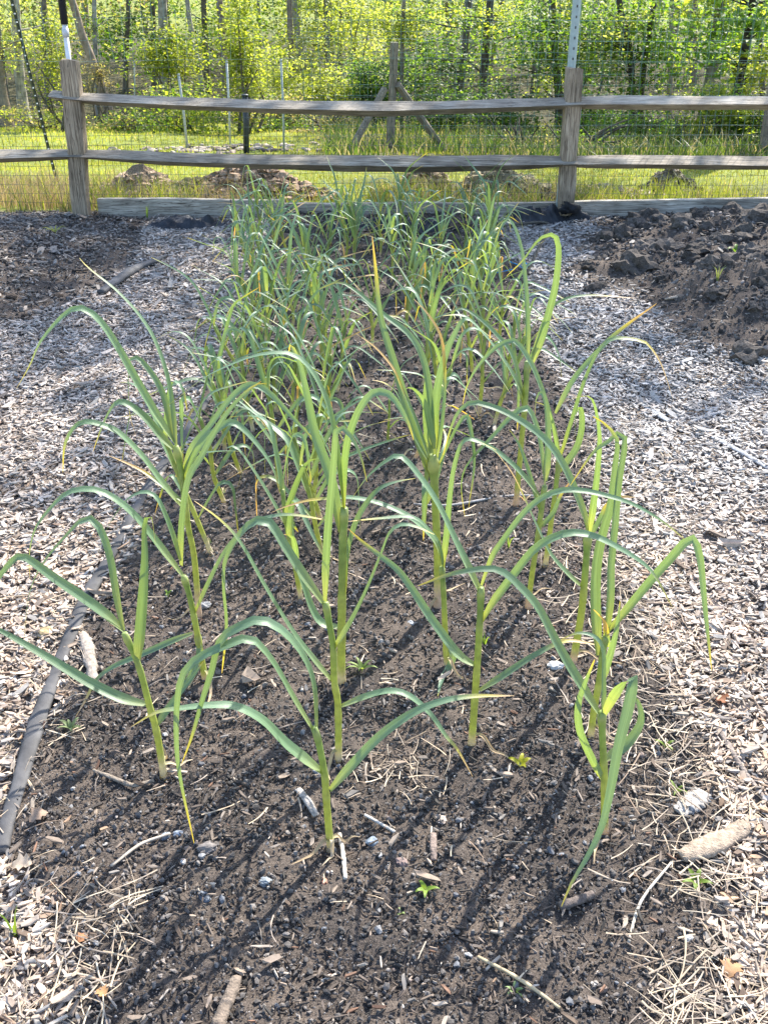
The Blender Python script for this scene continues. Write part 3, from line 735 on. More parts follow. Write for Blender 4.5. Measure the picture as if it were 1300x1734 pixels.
ORD = ['first', 'second', 'third', 'fourth', 'fifth', 'sixth', 'seventh', 'eighth', 'ninth', 'tenth', 'eleventh', 'twelfth', 'thirteenth', 'fourteenth', 'fifteenth', 'sixteenth', 'seventeenth', 'eighteenth', 'nineteenth', 'twentieth', 'twenty-first', 'twenty-second', 'twenty-third', 'twenty-fourth', 'twenty-fifth', 'twenty-sixth', 'twenty-seventh', 'twenty-eighth', 'twenty-ninth', 'thirtieth']
ROWS = [('in the row beside the edging strip', 3, [(360,942),(382,855),(382,775),(409,807),(430,742)], [(700,416),(600,428),(500,440),(430,452),(395,458)]),
        ('in the second row from the edging strip', 3, [(511,1018),(547,938),(527,866),(545,888),(499,761),(530,800),(474,828),(552,735)], [(700,512),(600,532),(500,548),(430,578),(395,592)]),
        ('in the third row from the edging strip', 3, [(715,905),(700,790),(656,763),(742,705),(716,655)], [(700,700),(600,690),(500,706),(430,690),(395,682)]),
        ('in the fourth row from the edging strip', 6, [(834,731),(811,708),(852,680),(800,640)], [(700,822),(600,818),(500,815),(430,812),(395,808)])]
TONES = ['upright', 'spreading', 'drooping', 'slender', 'bushy']
for ci, (where, k0, near_px, line) in enumerate(ROWS):
    k = k0
    for px, py in sorted(near_px, key=lambda q: -q[1]):
        g = on_ground(px, py)
        thin = (px, py) == (656, 763)
        grown(f'{"thin young" if thin else "leafy"} garlic plant, {ORD[k]} from the front {where}', (g[0], g[1]), .16 if thin else random.uniform(.28, .34), 3 if thin else 7, .005 if thin else .0075, spread=.55 if thin else 1)
        k += 1
    y = on_ground(650, min(p[1] for p in near_px) - 34)[1]
    while y < 6.1:
        b = (H * CT - 0) ; py = 867 + F * (H * CT - y * ST) / (y * CT + H * ST)
        px = np.interp(-py, [-p[0] for p in line], [p[1] for p in line])
        x = xat(px, y) + random.gauss(0, .06)
        grown(f'blue-green garlic plant, {ORD[k]} from the front {where}', (x, y + random.gauss(0, .03)), random.uniform(.20, .30) * (1.05 - .035 * y), random.choice([7, 8, 8, 9]), .0072, spread=random.uniform(.95, 1.2) * (1.08 - .03 * y), segs=18, dead=0)
        k += 1; y += .18
# ------------------------------------------------------------------ helpers for things placed on the sloping ground
def ground_hit(px, py):
    a, b = (px - 650) / F, (py - 867) / F
    d = np.array((a, CT - b * ST, -ST - b * CT)); t = np.linspace(1, 60, 6000)
    P = d[None] * t[:, None] + (0, 0, H)
    k = np.argmax(P[:, 2] < terrain(P[:, 0], P[:, 1]))
    return P[k]
def thing_mesh(name, mbv, mat, base, label, cat, group=None, sm=True):
    o = mbv.build(name, mat, None, base, sm); o.location = tuple(float(q) for q in base)
    return tag(o, label, cat, group)

# ------------------------------------------------------------------ split rail fence
FY = 6.42
fence = tag(empty('split_rail_fence', (0, FY, 0)), 'weathered grey split rail fence with two rails across the end of the garden', 'fence')
def post(pts, wpx, dep, seed):
    P = catmull([on_plane(x, y, FY) for x, y in pts], 40); rr = np.random.default_rng(seed)
    wpm = np.interp(np.linspace(0, 1, 40), np.linspace(0, 1, len(wpx)), wpx) / 2 / 262
    sec = np.array([(-1, -.8), (-.75, -1), (.2, -1.02), (.95, -.85), (1, .1), (.9, .95), (-.5, 1), (-1, .85)])
    v = []
    for i, (p, hw) in enumerate(zip(P, wpm)):
        s = sec * np.array((hw, dep)) * (1 + .05 * np.array([fbm(np.array([i * .21]), np.array([k * 3.1]), seed, 3)[0] for k in range(8)]))[:, None]
        v.append(np.stack([p[0] + s[:, 0], p[1] + s[:, 1], np.full(8, p[2])], -1))
    v[-1][:, 2] += .012 * np.array((0, .6, 1, .3, -.6, -.4, .2, .8))
    v = np.concatenate(v); n, k = 40, 8
    i = np.arange(n - 1)[:, None] * k; j = np.arange(k)[None]; j2 = (j + 1) % k
    q = np.stack([i + j, i + j2, i + k + j2, i + k + j], -1).reshape(-1, 4)
    b = MB(); b.add(v, [q, np.array([[(n - 1) * k + a for a in range(k)]])], (.98, .86, .72))
    # grain of the wood mesh runs along local x, so the post is stood up by rotation
    o = b.build('post', M_wood_up, fence, (0, FY, 0), False)
    return o
def rail(top, bot, seed, light=1.0, taper=(1, 1)):
    x0, x1 = top[0][0], top[-1][0]; n = 60; xs = np.linspace(x0, x1, n)
    ty = np.interp(xs, [p[0] for p in top], [p[1] for p in top]); by = np.interp(xs, [p[0] for p in bot], [p[1] for p in bot])
    k = np.hanning(9); k /= k.sum()
    ty = np.convolve(np.pad(ty, 4, 'edge'), k, 'valid'); by = np.convolve(np.pad(by, 4, 'edge'), k, 'valid')
    sec = np.array([(-1, .12), (-.42, -.42), (.25, -1), (.8, -.8), (1, .15), (.8, .8), (.45, 1), (-.35, .62)])
    v = []
    for i in range(n):
        pt, pb = on_plane(xs[i], ty[i], FY), on_plane(xs[i], by[i], FY)
        c = (pt + pb) / 2; hz = max((pt[2] - pb[2]) / 2 * .92, .02)
        nz = 1 + .10 * np.array([fbm(np.array([i * .16]), np.array([m * 2.7]), seed, 4)[0] for m in range(8)])
        tp = 1.0
        if i < 5: tp = taper[0] + (1 - taper[0]) * i / 5
        if i > n - 6: tp = taper[1] + (1 - taper[1]) * (n - 1 - i) / 5
        s = sec * nz[:, None] * np.array((.078 * tp, hz * tp))
        v.append(np.stack([np.full(8, c[0]), c[1] + s[:, 0], c[2] + s[:, 1]], -1))
    v = np.concatenate(v); k = 8
    i = np.arange(n - 1)[:, None] * k; j = np.arange(k)[None]; j2 = (j + 1) % k
    q = np.stack([i + j, i + j2, i + k + j2, i + k + j], -1).reshape(-1, 4)
    b = MB(); b.add(v, [q, np.array([list(range(k))[::-1]]), np.array([[(n - 1) * k + a for a in range(k)]])], np.array((1.0, .97, .91)) * light)
    b.build('rail', M_wood, fence, (0, FY, 0), False)
M_wood_up = M_wood.copy(); M_wood_up.name = 'weathered_wood_upright'
for nd in M_wood_up.node_tree.nodes:
    if nd.type == 'MAPPING': nd.inputs['Scale'].default_value = (40, 40, 1.6)
post([(142, 372), (136, 330), (131, 240), (124, 160), (118, 103)], [25, 25, 27, 28, 25], .052, 3)
post([(957, 362), (959, 320), (964, 240), (969, 170), (973, 117)], [23, 25, 24, 24, 24], .05, 4)
rail([(87, 153), (135, 158), (420, 169), (650, 173), (900, 167), (990, 163)], [(87, 167), (135, 178), (420, 193), (650, 199), (900, 189), (990, 186)], 11)
rail([(130, 254), (420, 262), (650, 263), (900, 264), (975, 266)], [(130, 270), (300, 284), (420, 288), (700, 296), (900, 289), (975, 282)], 12)
rail([(-700, 262), (-100, 258), (60, 253), (140, 254)], [(-700, 276), (-100, 280), (0, 277), (60, 275), (140, 270)], 13, .95)
rail([(955, 166), (1000, 162), (1300, 162), (1900, 170)], [(955, 184), (1000, 188), (1300, 188), (1900, 190)], 14, 1.25)
rail([(950, 268), (1000, 263), (1150, 263), (1300, 266), (1900, 262)], [(950, 283), (1000, 288), (1150, 288), (1300, 290), (1900, 290)], 15, 1.1)

def board(x0, x1, yt, label, Y=6.50, tone=1.0, seed=0):
    n = 24; xs = np.linspace(x0, x1, n); v = []
    for i, x in enumerate(xs):
        t = on_plane(x, yt[0] + (yt[1] - yt[0]) * i / (n - 1), Y); e = .004 * fbm(np.array([i * .4]), np.array([seed * 1.7]), 3)[0]
        yy = Y + .010 * fbm(np.array([i * .12]), np.array([seed * 3.7]), 5)[0]
        for dy, z in ((-.02, -.16), (-.02, t[2] + e), (.02, t[2] + e), (.02, -.16)): v.append((t[0], yy + dy, z))
    i = np.arange(n - 1)[:, None] * 4; j = np.arange(4)[None]; j2 = (j + 1) % 4
    q = np.stack([i + j, i + 4 + j, i + 4 + j2, i + j2], -1).reshape(-1, 4)
    b = MB(); b.add(np.array(v), [q, np.array([(0, 1, 2, 3), (4 * n - 1, 4 * n - 2, 4 * n - 3, 4 * n - 4)])], np.array((1.05, 1.06, 1.04)) * tone)
    thing_mesh('edging_board', b, M_wood, on_plane((x0 + x1) / 2, 380, Y) * (1, 1, 0), label, 'board', 'boards along the foot of the fence', False)
board(-300, 136, (366, 360), 'low dark grey board half buried beside the first fence post', tone=.8, seed=1)
board(166, 482, (335, 338), 'long grey board at the fence foot starting beside the first post', tone=1.15, seed=2)
board(468, 950, (344, 343), 'grey board behind the garlic leaves at the fence foot, between the posts', 6.545, 1.1, 3)
board(954, 1700, (340, 330), 'pale grey board behind the lumpy soil mound at the fence foot', tone=1.35, seed=4)

# poles and stakes tied to the fence
def pole_pts(a, b, ztop, Y0, Y1=None):
    A, B = on_plane(*a, Y0), on_plane(*b, Y1 or Y0); d = (A - B) / (A[2] - B[2])
    return B - d * (B[2] - tz(B[0], B[1])) - d * .02, B + d * (ztop - B[2])
lo, hi = pole_pts((105, 0), (118, 110), 1.9, 6.53)
wp = tag(empty('fence_pole', lo), 'white metal pole with a black upper sleeve behind the first fence post', 'pole')
mid = on_plane(109.5, 41, 6.53); f_ = (mid[2] - lo[2]) / (hi[2] - lo[2]); mid = lo + (hi - lo) * f_
b = MB(); b.add(*tube([lo, mid], .0145, 14), (.72, .73, .75)); b.build('shaft', M_metal, wp, lo)
b = MB(); b.add(*tube([mid, hi], .021, 14), (.02, .022, .03)); b.build('sleeve', M_metal, wp, lo)
c_ = lo + (hi - lo) * (f_ - .035); c2 = lo + (hi - lo) * (f_ - .012)
b = MB(); b.add(*tube([c_, c2], .019, 14), (.55, .56, .58)); b.build('collar', M_metal, wp, lo)

lo, hi = pole_pts((977, 0), (961, 190), 1.9, 6.515)
mp = tag(empty('metal_post', lo), 'pale green grey channel post with punched holes behind the second fence post', 'post')
b = MB(); L = np.linspace(0, 1, 60)
prof = np.array([(-.024, .012), (-.022, -.004), (-.010, -.016), (.010, -.016), (.022, -.004), (.024, .012), (.018, .012), (.008, -.010), (-.008, -.010), (-.018, .012)])
v = np.concatenate([np.stack([lo[0] + (hi[0] - lo[0]) * t + prof[:, 0], lo[1] + (hi[1] - lo[1]) * t + prof[:, 1], np.full(10, lo[2] + (hi[2] - lo[2]) * t)], -1) for t in L])
i = np.arange(59)[:, None] * 10; j = np.arange(10)[None]; j2 = (j + 1) % 10
b.add(v, [np.stack([i + j, i + j2, i + 10 + j2, i + 10 + j], -1).reshape(-1, 4), np.array([[590 + a for a in range(10)]])], (.36, .44, .42))
b.build('channel', M_metal, mp, lo, False)
b = MB()
for t in np.arange(.08, .98, .028):
    c = lo + (hi - lo) * t + (0, -.0168, 0)
    b.add(*box(c, (.007, .002, .013)), (.03, .03, .03))
b.build('hole_row', M_metal, mp, lo, False)

g = ground_hit(97, 309); top = on_plane(18, -8, g[1] - .25); d = (top - g); hi = g + d * 1.35
ds = tag(empty('stake', g), 'dark green leaning metal stake with white studs outside the fence', 'stake')
b = MB(); b.add(*tube([g - d * .06, hi], .0125, 4), (.012, .022, .016)); b.build('shaft', M_metal, ds, g, False)
b = MB()
for t in np.arange(.03, 1.3, .042): b.add(*box(g + d * t + (.002, -.013, 0), (.011, .006, .009)), (.75, .75, .72))
b.build('stud_row', M_metal, ds, g, False)

# welded wire on the fence, and the second wire fence beyond the lawn edge
def wires(Y, x0, x1, z0, z1, dx, dz, r, col, b):
    def sq(p, q, ax):
        o = np.array([(-1, -1), (1, -1), (1, 1), (-1, 1)]) * r
        if ax == 'z': v = [(p[0] + a, p[1] + c, p[2]) for a, c in o] + [(q[0] + a, q[1] + c, q[2]) for a, c in o]
        else: v = [(p[0], p[1] + a, p[2] + c) for a, c in o] + [(q[0], q[1] + a, q[2] + c) for a, c in o]
        b.add(v, [np.array([(0, 1, 5, 4), (1, 2, 6, 5), (2, 3, 7, 6), (3, 0, 4, 7)])], col)
    for x in np.arange(x0, x1, dx):
        zs = np.linspace(z0, z1, 7); xs = x + .006 * R.normal(0, 1, 7); ys = Y + .012 * np.sin(x * 2.1 + zs * 3)
        for k in range(6): sq((xs[k], ys[k], zs[k]), (xs[k + 1], ys[k + 1], zs[k + 1]), 'z')
    for z in np.arange(z0, z1, dz):
        xs = np.linspace(x0, x1, 25); zs = z + .008 * np.sin(xs * 1.7 + z * 9) + R.normal(0, .002, 25); ys = Y + .003 + .012 * np.sin(xs * 2.1 + z * 3)
        for k in range(24): sq((xs[k], ys[k], zs[k]), (xs[k + 1], ys[k + 1], zs[k + 1]), 'x')
wf = tag(empty('wire_fence', (0, 6.59, 0)), 'fine green welded wire netting stretched behind the wooden rails', 'wire fence')
b = MB(); wires(6.60, -3.6, 3.6, -.1, .86, .043, .055, .0009, (.05, .075, .055), b); b.build('lower_netting', M_wire, wf, (0, 6.59, 0), False)
b = MB(); wires(6.61, -3.6, 3.6, .87, 2.2, .062, .105, .0007, (.16, .28, .25), b); b.build('upper_netting', M_wire, wf, (0, 6.59, 0), False)
g = ground_hit(660, 257); BY = g[1]
wf2 = tag(empty('wire_fence', (2.5, BY + .1, tz(2.5, BY))), 'tall blue-green wire netting strung along the braced wooden post', 'wire fence')
b = MB(); zb = tz(2.5, BY); wires(BY + .12, -.9, 6.5, zb, zb + 1.7, .09, .11, .0012, (.13, .27, .24), b); b.build('netting', M_wire, wf2, (2.5, BY + .1, zb), False)

# braced post and stakes of the second enclosure
bp = tag(empty('braced_post', g), 'grey wooden post with two diagonal braces in the second fence', 'post')
def beam(a, c, r, nm, col=(.75, .7, .62)):
    b = MB(); b.add(*tube(catmull([a, (a + c) / 2 + R.normal(0, .006, 3), c], 10), r, 7, jitter=.08), col); b.build(nm, M_wood_up, bp, g, False)
beam(g - (0, 0, .05), on_plane(668, 72, BY), .048, 'upright')
beam(ground_hit(590, 257) - (0, 0, .03), on_plane(652, 150, BY - .05), .04, 'brace')
beam(ground_hit(757, 257) - (0, 0, .03), on_plane(673, 143, BY - .05), .04, 'brace')
for px, y0, px1, y1, r, col, lab in ((228, 221, 228, 106, .013, (.45, .46, .42), 'thin pale stake out on the lawn, first beyond the white pole'),
        (318, 256, 303, 128, .014, (.42, .43, .40), 'thin pale leaning stake on the lawn between two others'),
        (390, 247, 384, 106, .014, (.45, .46, .44), 'thin pale stake just in front of the black post'),
        (481, 259, 476, 104, .012, (.40, .44, .42), 'thin grey stake on the lawn between the black post and braced post'),
        (417, 260, 415, 163, .034, (.02, .024, .03), 'stout black post standing in the mulch patch')):
    q = ground_hit(px, y0); b = MB(); t = on_plane(px1, y1, q[1])
    b.add(*tube([q - (0, 0, .03), (q + t) / 2 + (.006, 0, 0), t], r, 8), col)
    b.add(*tube([t, t + (0, 0, .02)], [r * 1.25, r * 1.1], 8), np.array(col) * .8)
    thing_mesh('stake' if r < .03 else 'black_post', b, M_metal, q, lab, 'stake' if r < .03 else 'post', 'stakes on the lawn' if r < .03 else None)

# ------------------------------------------------------------------ heaps and grass beyond the fence
def heap(px, py, wpx, hpx, label, col, grassy=0, n=380):
    wpx *= 1.25; col = tuple(np.array(col) * (1.12, 1.08, .98)); base = ground_hit(px, py); s = 1800 / (base[1] * CT + 1.5 * ST); w_, h_ = wpx / s / 2, hpx / s
    b = MB(); k = 26; a = np.linspace(-1.15, 1.15, k); X_, Y_ = np.meshgrid(a, a)
    hh = h_ * np.exp(-2.3 * (X_ ** 2 + Y_ ** 2)) * (1 + .35 * fbm(X_ * 2.6 + px, Y_ * 2.6, 7)) 
    xx, yy = base[0] + X_ * w_, base[1] + Y_ * w_ * .55
    zz = terrain(xx, yy) - .015 + hh
    i = (np.arange(k - 1)[:, None] * k + np.arange(k - 1)[None]).ravel()
    b.add(np.stack([xx, yy, zz], -1).reshape(-1, 3), [np.stack([i, i + 1, i + k + 1, i + k], -1)], np.array(col) * .6)
    for m in range(n):
        u, v_ = R.normal(0, .5, 2); x, y = base[0] + u * w_, base[1] + v_ * w_ * .55
        z = tz(x, y) + h_ * math.exp(-2.3 * (u * u + v_ * v_)); sz = R.uniform(.007, .022) + .03 * R.random() ** 4
        b.add(*lump((x, y, z), (sz * 1.5, sz * 1.1, sz * .8), np.array(col) * R.uniform(.55, 1.35), (ICO2_V, ICO2_F), .9, m + int(px)))
    return thing_mesh('dirt_heap', b, M_clod, base, label, 'dirt heap', 'heaps behind the fence', False)
heap(245, 336, 170, 42, 'crumbly tan dirt heap beside the first fence post, beyond the board', (.33, .25, .19))
heap(425, 337, 220, 54, 'tallest brown dirt heap, behind the board between the fence posts', (.30, .22, .165), n=520)
heap(336, 336, 120, 30, 'low overgrown heap in the dip between two brown heaps', (.26, .22, .13), n=260)
heap(720, 332, 110, 44, 'small brown dirt heap behind the garlic leaves and the board', (.26, .20, .14), n=220)
heap(840, 334, 190, 46, 'low heap covered in dry grass beside the second fence post', (.24, .21, .14), n=300)
heap(1020, 332, 170, 15, 'flat strip of pale crumbled soil beyond the pale board', (.38, .31, .26), n=240)
heap(1128, 330, 90, 42, 'single dark pointed dirt heap beyond the pale board', (.16, .14, .11), n=160)
q = ground_hit(520, 252); b = MB()
for m in range(160):
    x, y = q[0] + R.normal(-1.0, .55), q[1] + R.normal(-.3, .5); sz = R.uniform(.02, .05)
    b.add(*lump((x, y, tz(x, y) + .01), (sz * 1.6, sz, sz * .6), np.array(random.choice([(.30, .24, .18), (.12, .09, .07), (.4, .34, .27)])), (ICO2_V, ICO2_F), .4, m))
tag(b.build('mulch', M_crumb, smooth_shade=False), 'patch of brown mulch spread on the lawn around the black post', 'mulch', kind='stuff')

def blades(b, x, y, hgt, wid, cols, bend=.5, k=4):
    n = len(x); a = R.uniform(0, 6.28, n); z = terrain(x, y) - .005
    s = np.linspace(0, 1, k); be = R.uniform(.1, bend, n)[:, None]
    ox = np.cos(a)[:, None] * hgt[:, None] * be * s ** 2; oy = np.sin(a)[:, None] * hgt[:, None] * be * s ** 2
    pz = hgt[:, None] * s * (1 - .35 * be * s)
    ax, ay = R.normal(0, .35, n) , R.normal(0, .35, n)
    wx, wy = np.cos(ax)[:, None] * wid[:, None] * (1 - s * .93), np.sin(ay)[:, None] * wid[:, None] * (1 - s * .93)
    Lv = np.stack([x[:, None] + ox - wx, y[:, None] + oy - wy, z[:, None] + pz], -1); Rv = np.stack([x[:, None] + ox + wx, y[:, None] + oy + wy, z[:, None] + pz], -1)
    v = np.stack([Lv, Rv], 2).reshape(-1, 3)
    o = ((np.arange(n) * k * 2)[:, None] + (np.arange(k - 1) * 2)[None]).ravel()
    b.add(v, [np.stack([o, o + 1, o + 3, o + 2], -1)], np.repeat(cols, 2 * k, 0))
GP = np.array([(.22, .26, .05), (.28, .31, .06), (.34, .35, .09), (.14, .19, .04), (.46, .38, .22)])
def gcol(n, p=(.3, .3, .2, .12, .08)): return GP[R.choice(5, n, p=p)] * R.uniform(.75, 1.2, (n, 1))
b = MB()
for n, y0, y1, h0, wv in ((30000, 6.8, 11, .032, .0045), (28000, 11, 23, .045, .009)):
    x, y, hw = frustum_pts(n, y0, y1, .8)
    m = (R.random(n) < hw / hw.max()); x, y = x[m], y[m]
    patch = fbm(x * .9, y * .9, 61) * smooth(9.6, 8, y) + .25 * fbm(x * .5, y * .5, 62)
    m = R.random(len(x)) < .9 - 1.0 * np.clip(patch, 0, 1); x, y = x[m], y[m]; n = len(x)
    blades(b, x, y, h0 * R.uniform(.5, 1.4, n), np.full(n, wv), gcol(n, (.25, .30, .30, .05, .10)) * (1 + .28 * fbm(x * .35, y * .9, 64))[:, None])
tag(b.build('lawn_grass', M_grass), 'sunlit yellow-green lawn grass beyond the fence', 'grass', kind='stuff')
b = MB()
for (x0, x1, y0, y1, n, hh, pal) in ((-3.2, -1.75, 6.6, 8.0, 700, .20, (.3, .15, .08, .42, .05)), (-2.0, -1.2, 6.63, 7.7, 700, .2, (.3, .15, .1, .35, .1)), (-.1, 1.5, 6.63, 7.7, 1300, .2, (.25, .12, .08, .4, .15)),
                                 (1.2, 3.2, 6.63, 7.8, 1700, .17, (.34, .3, .12, .2, .04)), (-1.2, -.1, 6.63, 7.4, 260, .16, (.3, .3, .2, .1, .1))):
    x, y = R.uniform(x0, x1, n), R.uniform(y0, y1, n); c = fbm(x * 3, y * 3, 66) + R.normal(0, .3, n) > -.15; x, y = x[c], y[c]; n = len(x)
    blades(b, x, y, hh * R.uniform(.35, 1.25, n), R.uniform(.002, .0045, n), gcol(n, pal), .9, 5)
b2 = MB()
for (x0, x1, y0, y1, n, hh) in ((-3.3, -1.72, 6.62, 8.2, 3600, .19), (-1.72, -.9, 6.64, 7.6, 500, .2), (-.1, 1.4, 6.64, 7.9, 900, .2), (1.3, 3.3, 6.64, 7.6, 350, .16)):
    x, y = R.uniform(x0, x1, n), R.uniform(y0, y1, n)
    dp = np.array([(.42, .34, .22), (.34, .27, .17), (.48, .40, .27), (.26, .21, .13), (.24, .26, .08)])
    blades(b2, x, y, hh * R.uniform(.3, 1.25, n), R.uniform(.0015, .0035, n), dp[R.choice(5, n, p=[.3, .25, .15, .15, .15])] * R.uniform(.75, 1.15, (n, 1)), 1.3, 5)
tag(b2.build('dry_grass', M_dead), 'matted dry grass along the outside of the fence boards', 'dry grass', kind='stuff')
b3 = MB(); n = 9000
y = R.uniform(11.2, 19, n); x = R.uniform(0, 1, n) * (y * .42 + 1.2) + (-.6 - .05 * (y - 11)); c = fbm(x * 1.1, y * 1.1, 71) + R.normal(0, .25, n) > -.25; x, y = x[c], y[c]; n = len(x)
wp_ = np.array([(.07, .12, .03), (.10, .16, .035), (.16, .21, .06), (.27, .24, .18), (.05, .085, .025)])
blades(b3, x, y, .25 * R.uniform(.3, 1.3, n), R.uniform(.005, .012, n), wp_[R.choice(5, n, p=[.28, .22, .12, .22, .16])] * R.uniform(.8, 1.2, (n, 1)), 1.1, 5)
tag(b3.build('weeds', M_grass), 'bank of tall weeds and dry stalks beyond the second wire fence', 'weeds', kind='stuff')
tag(b.build('rough_grass', M_grass), 'rough tufts of long grass along the outside of the fence', 'grass', kind='stuff')

# ------------------------------------------------------------------ strip, plastic, twine, sticks, stones, weeds
def lay(pts, r, col, name, label, cat, mat, k=10, flat=1.0, lift=.0, jit=.03, n=50, rad=None, group=None):
    P = []
    for x, y in pts:
        q = ground_hit(x, y); P.append(q + (0, 0, lift))
    P = catmull(P, n)
    T = unit(np.gradient(P, axis=0)); side = unit(np.cross(T, (0, 0, 1.0))); up = np.cross(side, T)
    a = np.linspace(0, 2 * math.pi, k, endpoint=False)
    rr = np.full(n, r) if rad is None else np.interp(np.linspace(0, 1, n), np.linspace(0, 1, len(rad)), rad)
    rj = rr[:, None] * (1 + jit * R.normal(0, 1, (n, k)))
    v = P[:, None] + rj[..., None] * (np.cos(a)[None, :, None] * side[:, None] + flat * np.sin(a)[None, :, None] * up[:, None])
    v = np.concatenate([v.reshape(-1, 3), P[:1], P[-1:]])
    i = np.arange(n - 1)[:, None] * k; j = np.arange(k)[None]; j2 = (j + 1) % k; jj = np.arange(k); j3 = (jj + 1) % k
    fs = [np.stack([i + j, i + j2, i + k + j2, i + k + j], -1).reshape(-1, 4), np.vstack([np.stack([np.full(k, n * k), j3, jj], -1), np.stack([np.full(k, n * k + 1), (n - 1) * k + jj, (n - 1) * k + j3], -1)])]
    b = MB(); b.add(v, fs, col)
    return thing_mesh(name, b, mat, P[n // 2], label, cat, group, True)
lay(STRIP_PX, .018, (.07, .068, .07),
    'edging_strip', 'sun bleached black plastic edging strip half buried along the bed', 'edging strip', M_plastic, 12, .45, .012, .06, 90, rad=[.016, .015, .020, .014, .018, .020, .016, .018, .019, .019, .019, .018, .015])
lay([(172, 503), (205, 478), (232, 461), (262, 449), (284, 439)], .02, (.08, .08, .085), 'edging_strip', 'short loose piece of dark plastic strip by the low brown mound', 'edging strip', M_plastic, 10, .6, .022, .08, 30, rad=[.02, .026, .03, .022, .008])
def sheet(px0, px1, py, label, hh, dep, seed):
    A, B_ = ground_hit(px0, py), ground_hit(px1, py); n, m = 60, 22
    u, v = np.meshgrid(np.linspace(0, 1, n), np.linspace(0, 1, m))
    x = A[0] + (B_[0] - A[0]) * u + .02 * fbm(v * 3, u * 5, seed); y = A[1] + (B_[1] - A[1]) * u + dep * (v - .5) + .03 * fbm(u * 6, v * 2, seed + 1)
    z = terrain(x, y) + .004 + hh * np.sin(math.pi * v) * (.55 + .6 * fbm(u * 7, v * 2.2, seed + 2)) * np.sin(math.pi * np.clip(u, .02, .98)) ** .4 + .012 * np.abs(fbm(u * 22, v * 9, seed + 3))
    i = (np.arange(m - 1)[:, None] * n + np.arange(n - 1)[None]).ravel()
    b = MB(); b.add(np.stack([x, y, z], -1).reshape(-1, 3), [np.stack([i, i + 1, i + n + 1, i + n], -1)], (.035, .038, .045))
    return thing_mesh('plastic_sheet', b, M_plastic, (A + B_) / 2, label, 'plastic sheet')
sheet(255, 420, 383, 'crumpled black plastic sheet bunched against the long grey board', .055, .2, 3)
sheet(862, 992, 374, 'black plastic sheet folded at the foot of the second fence post', .07, .22, 8)
sheet(560, 760, 388, 'black plastic sheet showing behind the last garlic plants', .09, .2, 15)
b = MB(); q = on_ground(960, 357); b.add(*lump((on_plane(962, 352, 6.34)), (.085, .06, .035), (.014, .015, .018), (ICO3_V, ICO3_F), .5, 5))
thing_mesh('plastic_bundle', b, M_plastic, on_plane(962, 352, 6.34), 'wadded black plastic lump tucked against the base of the second post', 'plastic bundle')
lay([(852, 391), (905, 385), (925, 386)], .016, (.40, .40, .39), 'wooden_lath', 'bare grey lath lying on black plastic by the second post', 'lath', M_wood, 4, .5, .03, .05, 16)
b = MB(); tw = [on_plane(x, y, 5.22) for x, y in ((428, 478), (470, 484), (520, 491), (580, 490), (650, 487), (720, 484), (800, 470), (868, 456))]
b.add(*tube(catmull(tw, 60), .0022, 5), (.03, .30, .62))
thing_mesh('twine', b, M_twine, tw[3], 'bright blue twine strung across the bed among the garlic stems', 'twine')
b = MB(); kn = [ground_hit(x, y) + (0, 0, .012) for x, y in ((862, 447), (875, 452), (884, 458), (893, 463), (885, 456), (889, 449), (896, 461), (903, 463))]
b.add(*tube(catmull(kn, 40), .0032, 5), (.03, .34, .66))
thing_mesh('twine_tail', b, M_twine, kn[2], 'loose end of blue twine lying on the chips by the leaning stick', 'twine')
q = ground_hit(850, 537); t = on_plane(927, 388, q[1] + .12); b = MB(); b.add(*tube(catmull([q - (0, 0, .02), (q + t) / 2 + (.008, 0, .004), t], 16), .0075, 7, jitter=.12), (.50, .47, .46))
thing_mesh('garden_stick', b, M_wood_up, q, 'bare grey stick leaning out over the path past the last garlic', 'stick')
q = ground_hit(398, 394); t = on_plane(391, 338, q[1]); b = MB(); b.add(*tube(catmull([q - (0, 0, .02), (q * .4 + t * .6) + (-.006, 0, 0), t], 14), [.0075] * 7 + [.0055] * 7, 6, jitter=.15), (.42, .36, .33))
thing_mesh('garden_stick', b, M_wood_up, q, 'short upright twig in front of the long grey board', 'stick')

def stick(pts, rad, col_, label, flat=.8, jit=.08, mat=None, lift=.013, k=8, name='stick', cat='stick', n=22):
    col = tuple(np.array(col_) * .85)
    return lay(pts, 0, col, name, label, cat, mat or M_stick, k, flat, lift, jit, n, rad)
stick([(946, 1544), (972, 1535), (1002, 1523)], [.0085, .009, .0085], (.16, .13, .115), 'short thick dark twig under the trailing garlic leaf tip')
stick([(368, 1750), (384, 1710), (402, 1666)], [.012, .011, .010], (.24, .19, .15), 'straight brown stick lying at the very front of the bed')
stick([(808, 1629), (880, 1668), (946, 1716)], [.003, .0036, .0028], (.55, .43, .26), 'long tan dry stem lying on the front soil', mat=M_straw)
stick([(1137, 1466), (1090, 1524), (1074, 1560), (1062, 1606)], [.0022, .0026, .003, .0026], (.66, .60, .50), 'pale kinked straw on dark soil near the bark chunk', mat=M_straw)
stick([(1152, 1459), (1190, 1443), (1240, 1420), (1283, 1392)], [.014, .024, .026, .021, .024, .013], (.42, .33, .25), 'chunky curved bark slab at the straw covered bed corner', .42, .05, n=26, lift=.012, name='bark_slab', cat='bark')
stick([(1146, 1382), (1172, 1364), (1190, 1348)], [.018, .023, .018], (.55, .50, .45), 'bleached torn wood piece beside the bark slab', .25, .2, lift=.01, name='wood_piece', cat='wood piece')
stick([(1212, 1238), (1240, 1285), (1262, 1320), (1310, 1385)], [.007, .0065, .006, .005], (.30, .25, .22), 'long grey twig lying in straw above the bark slab', lift=.012)
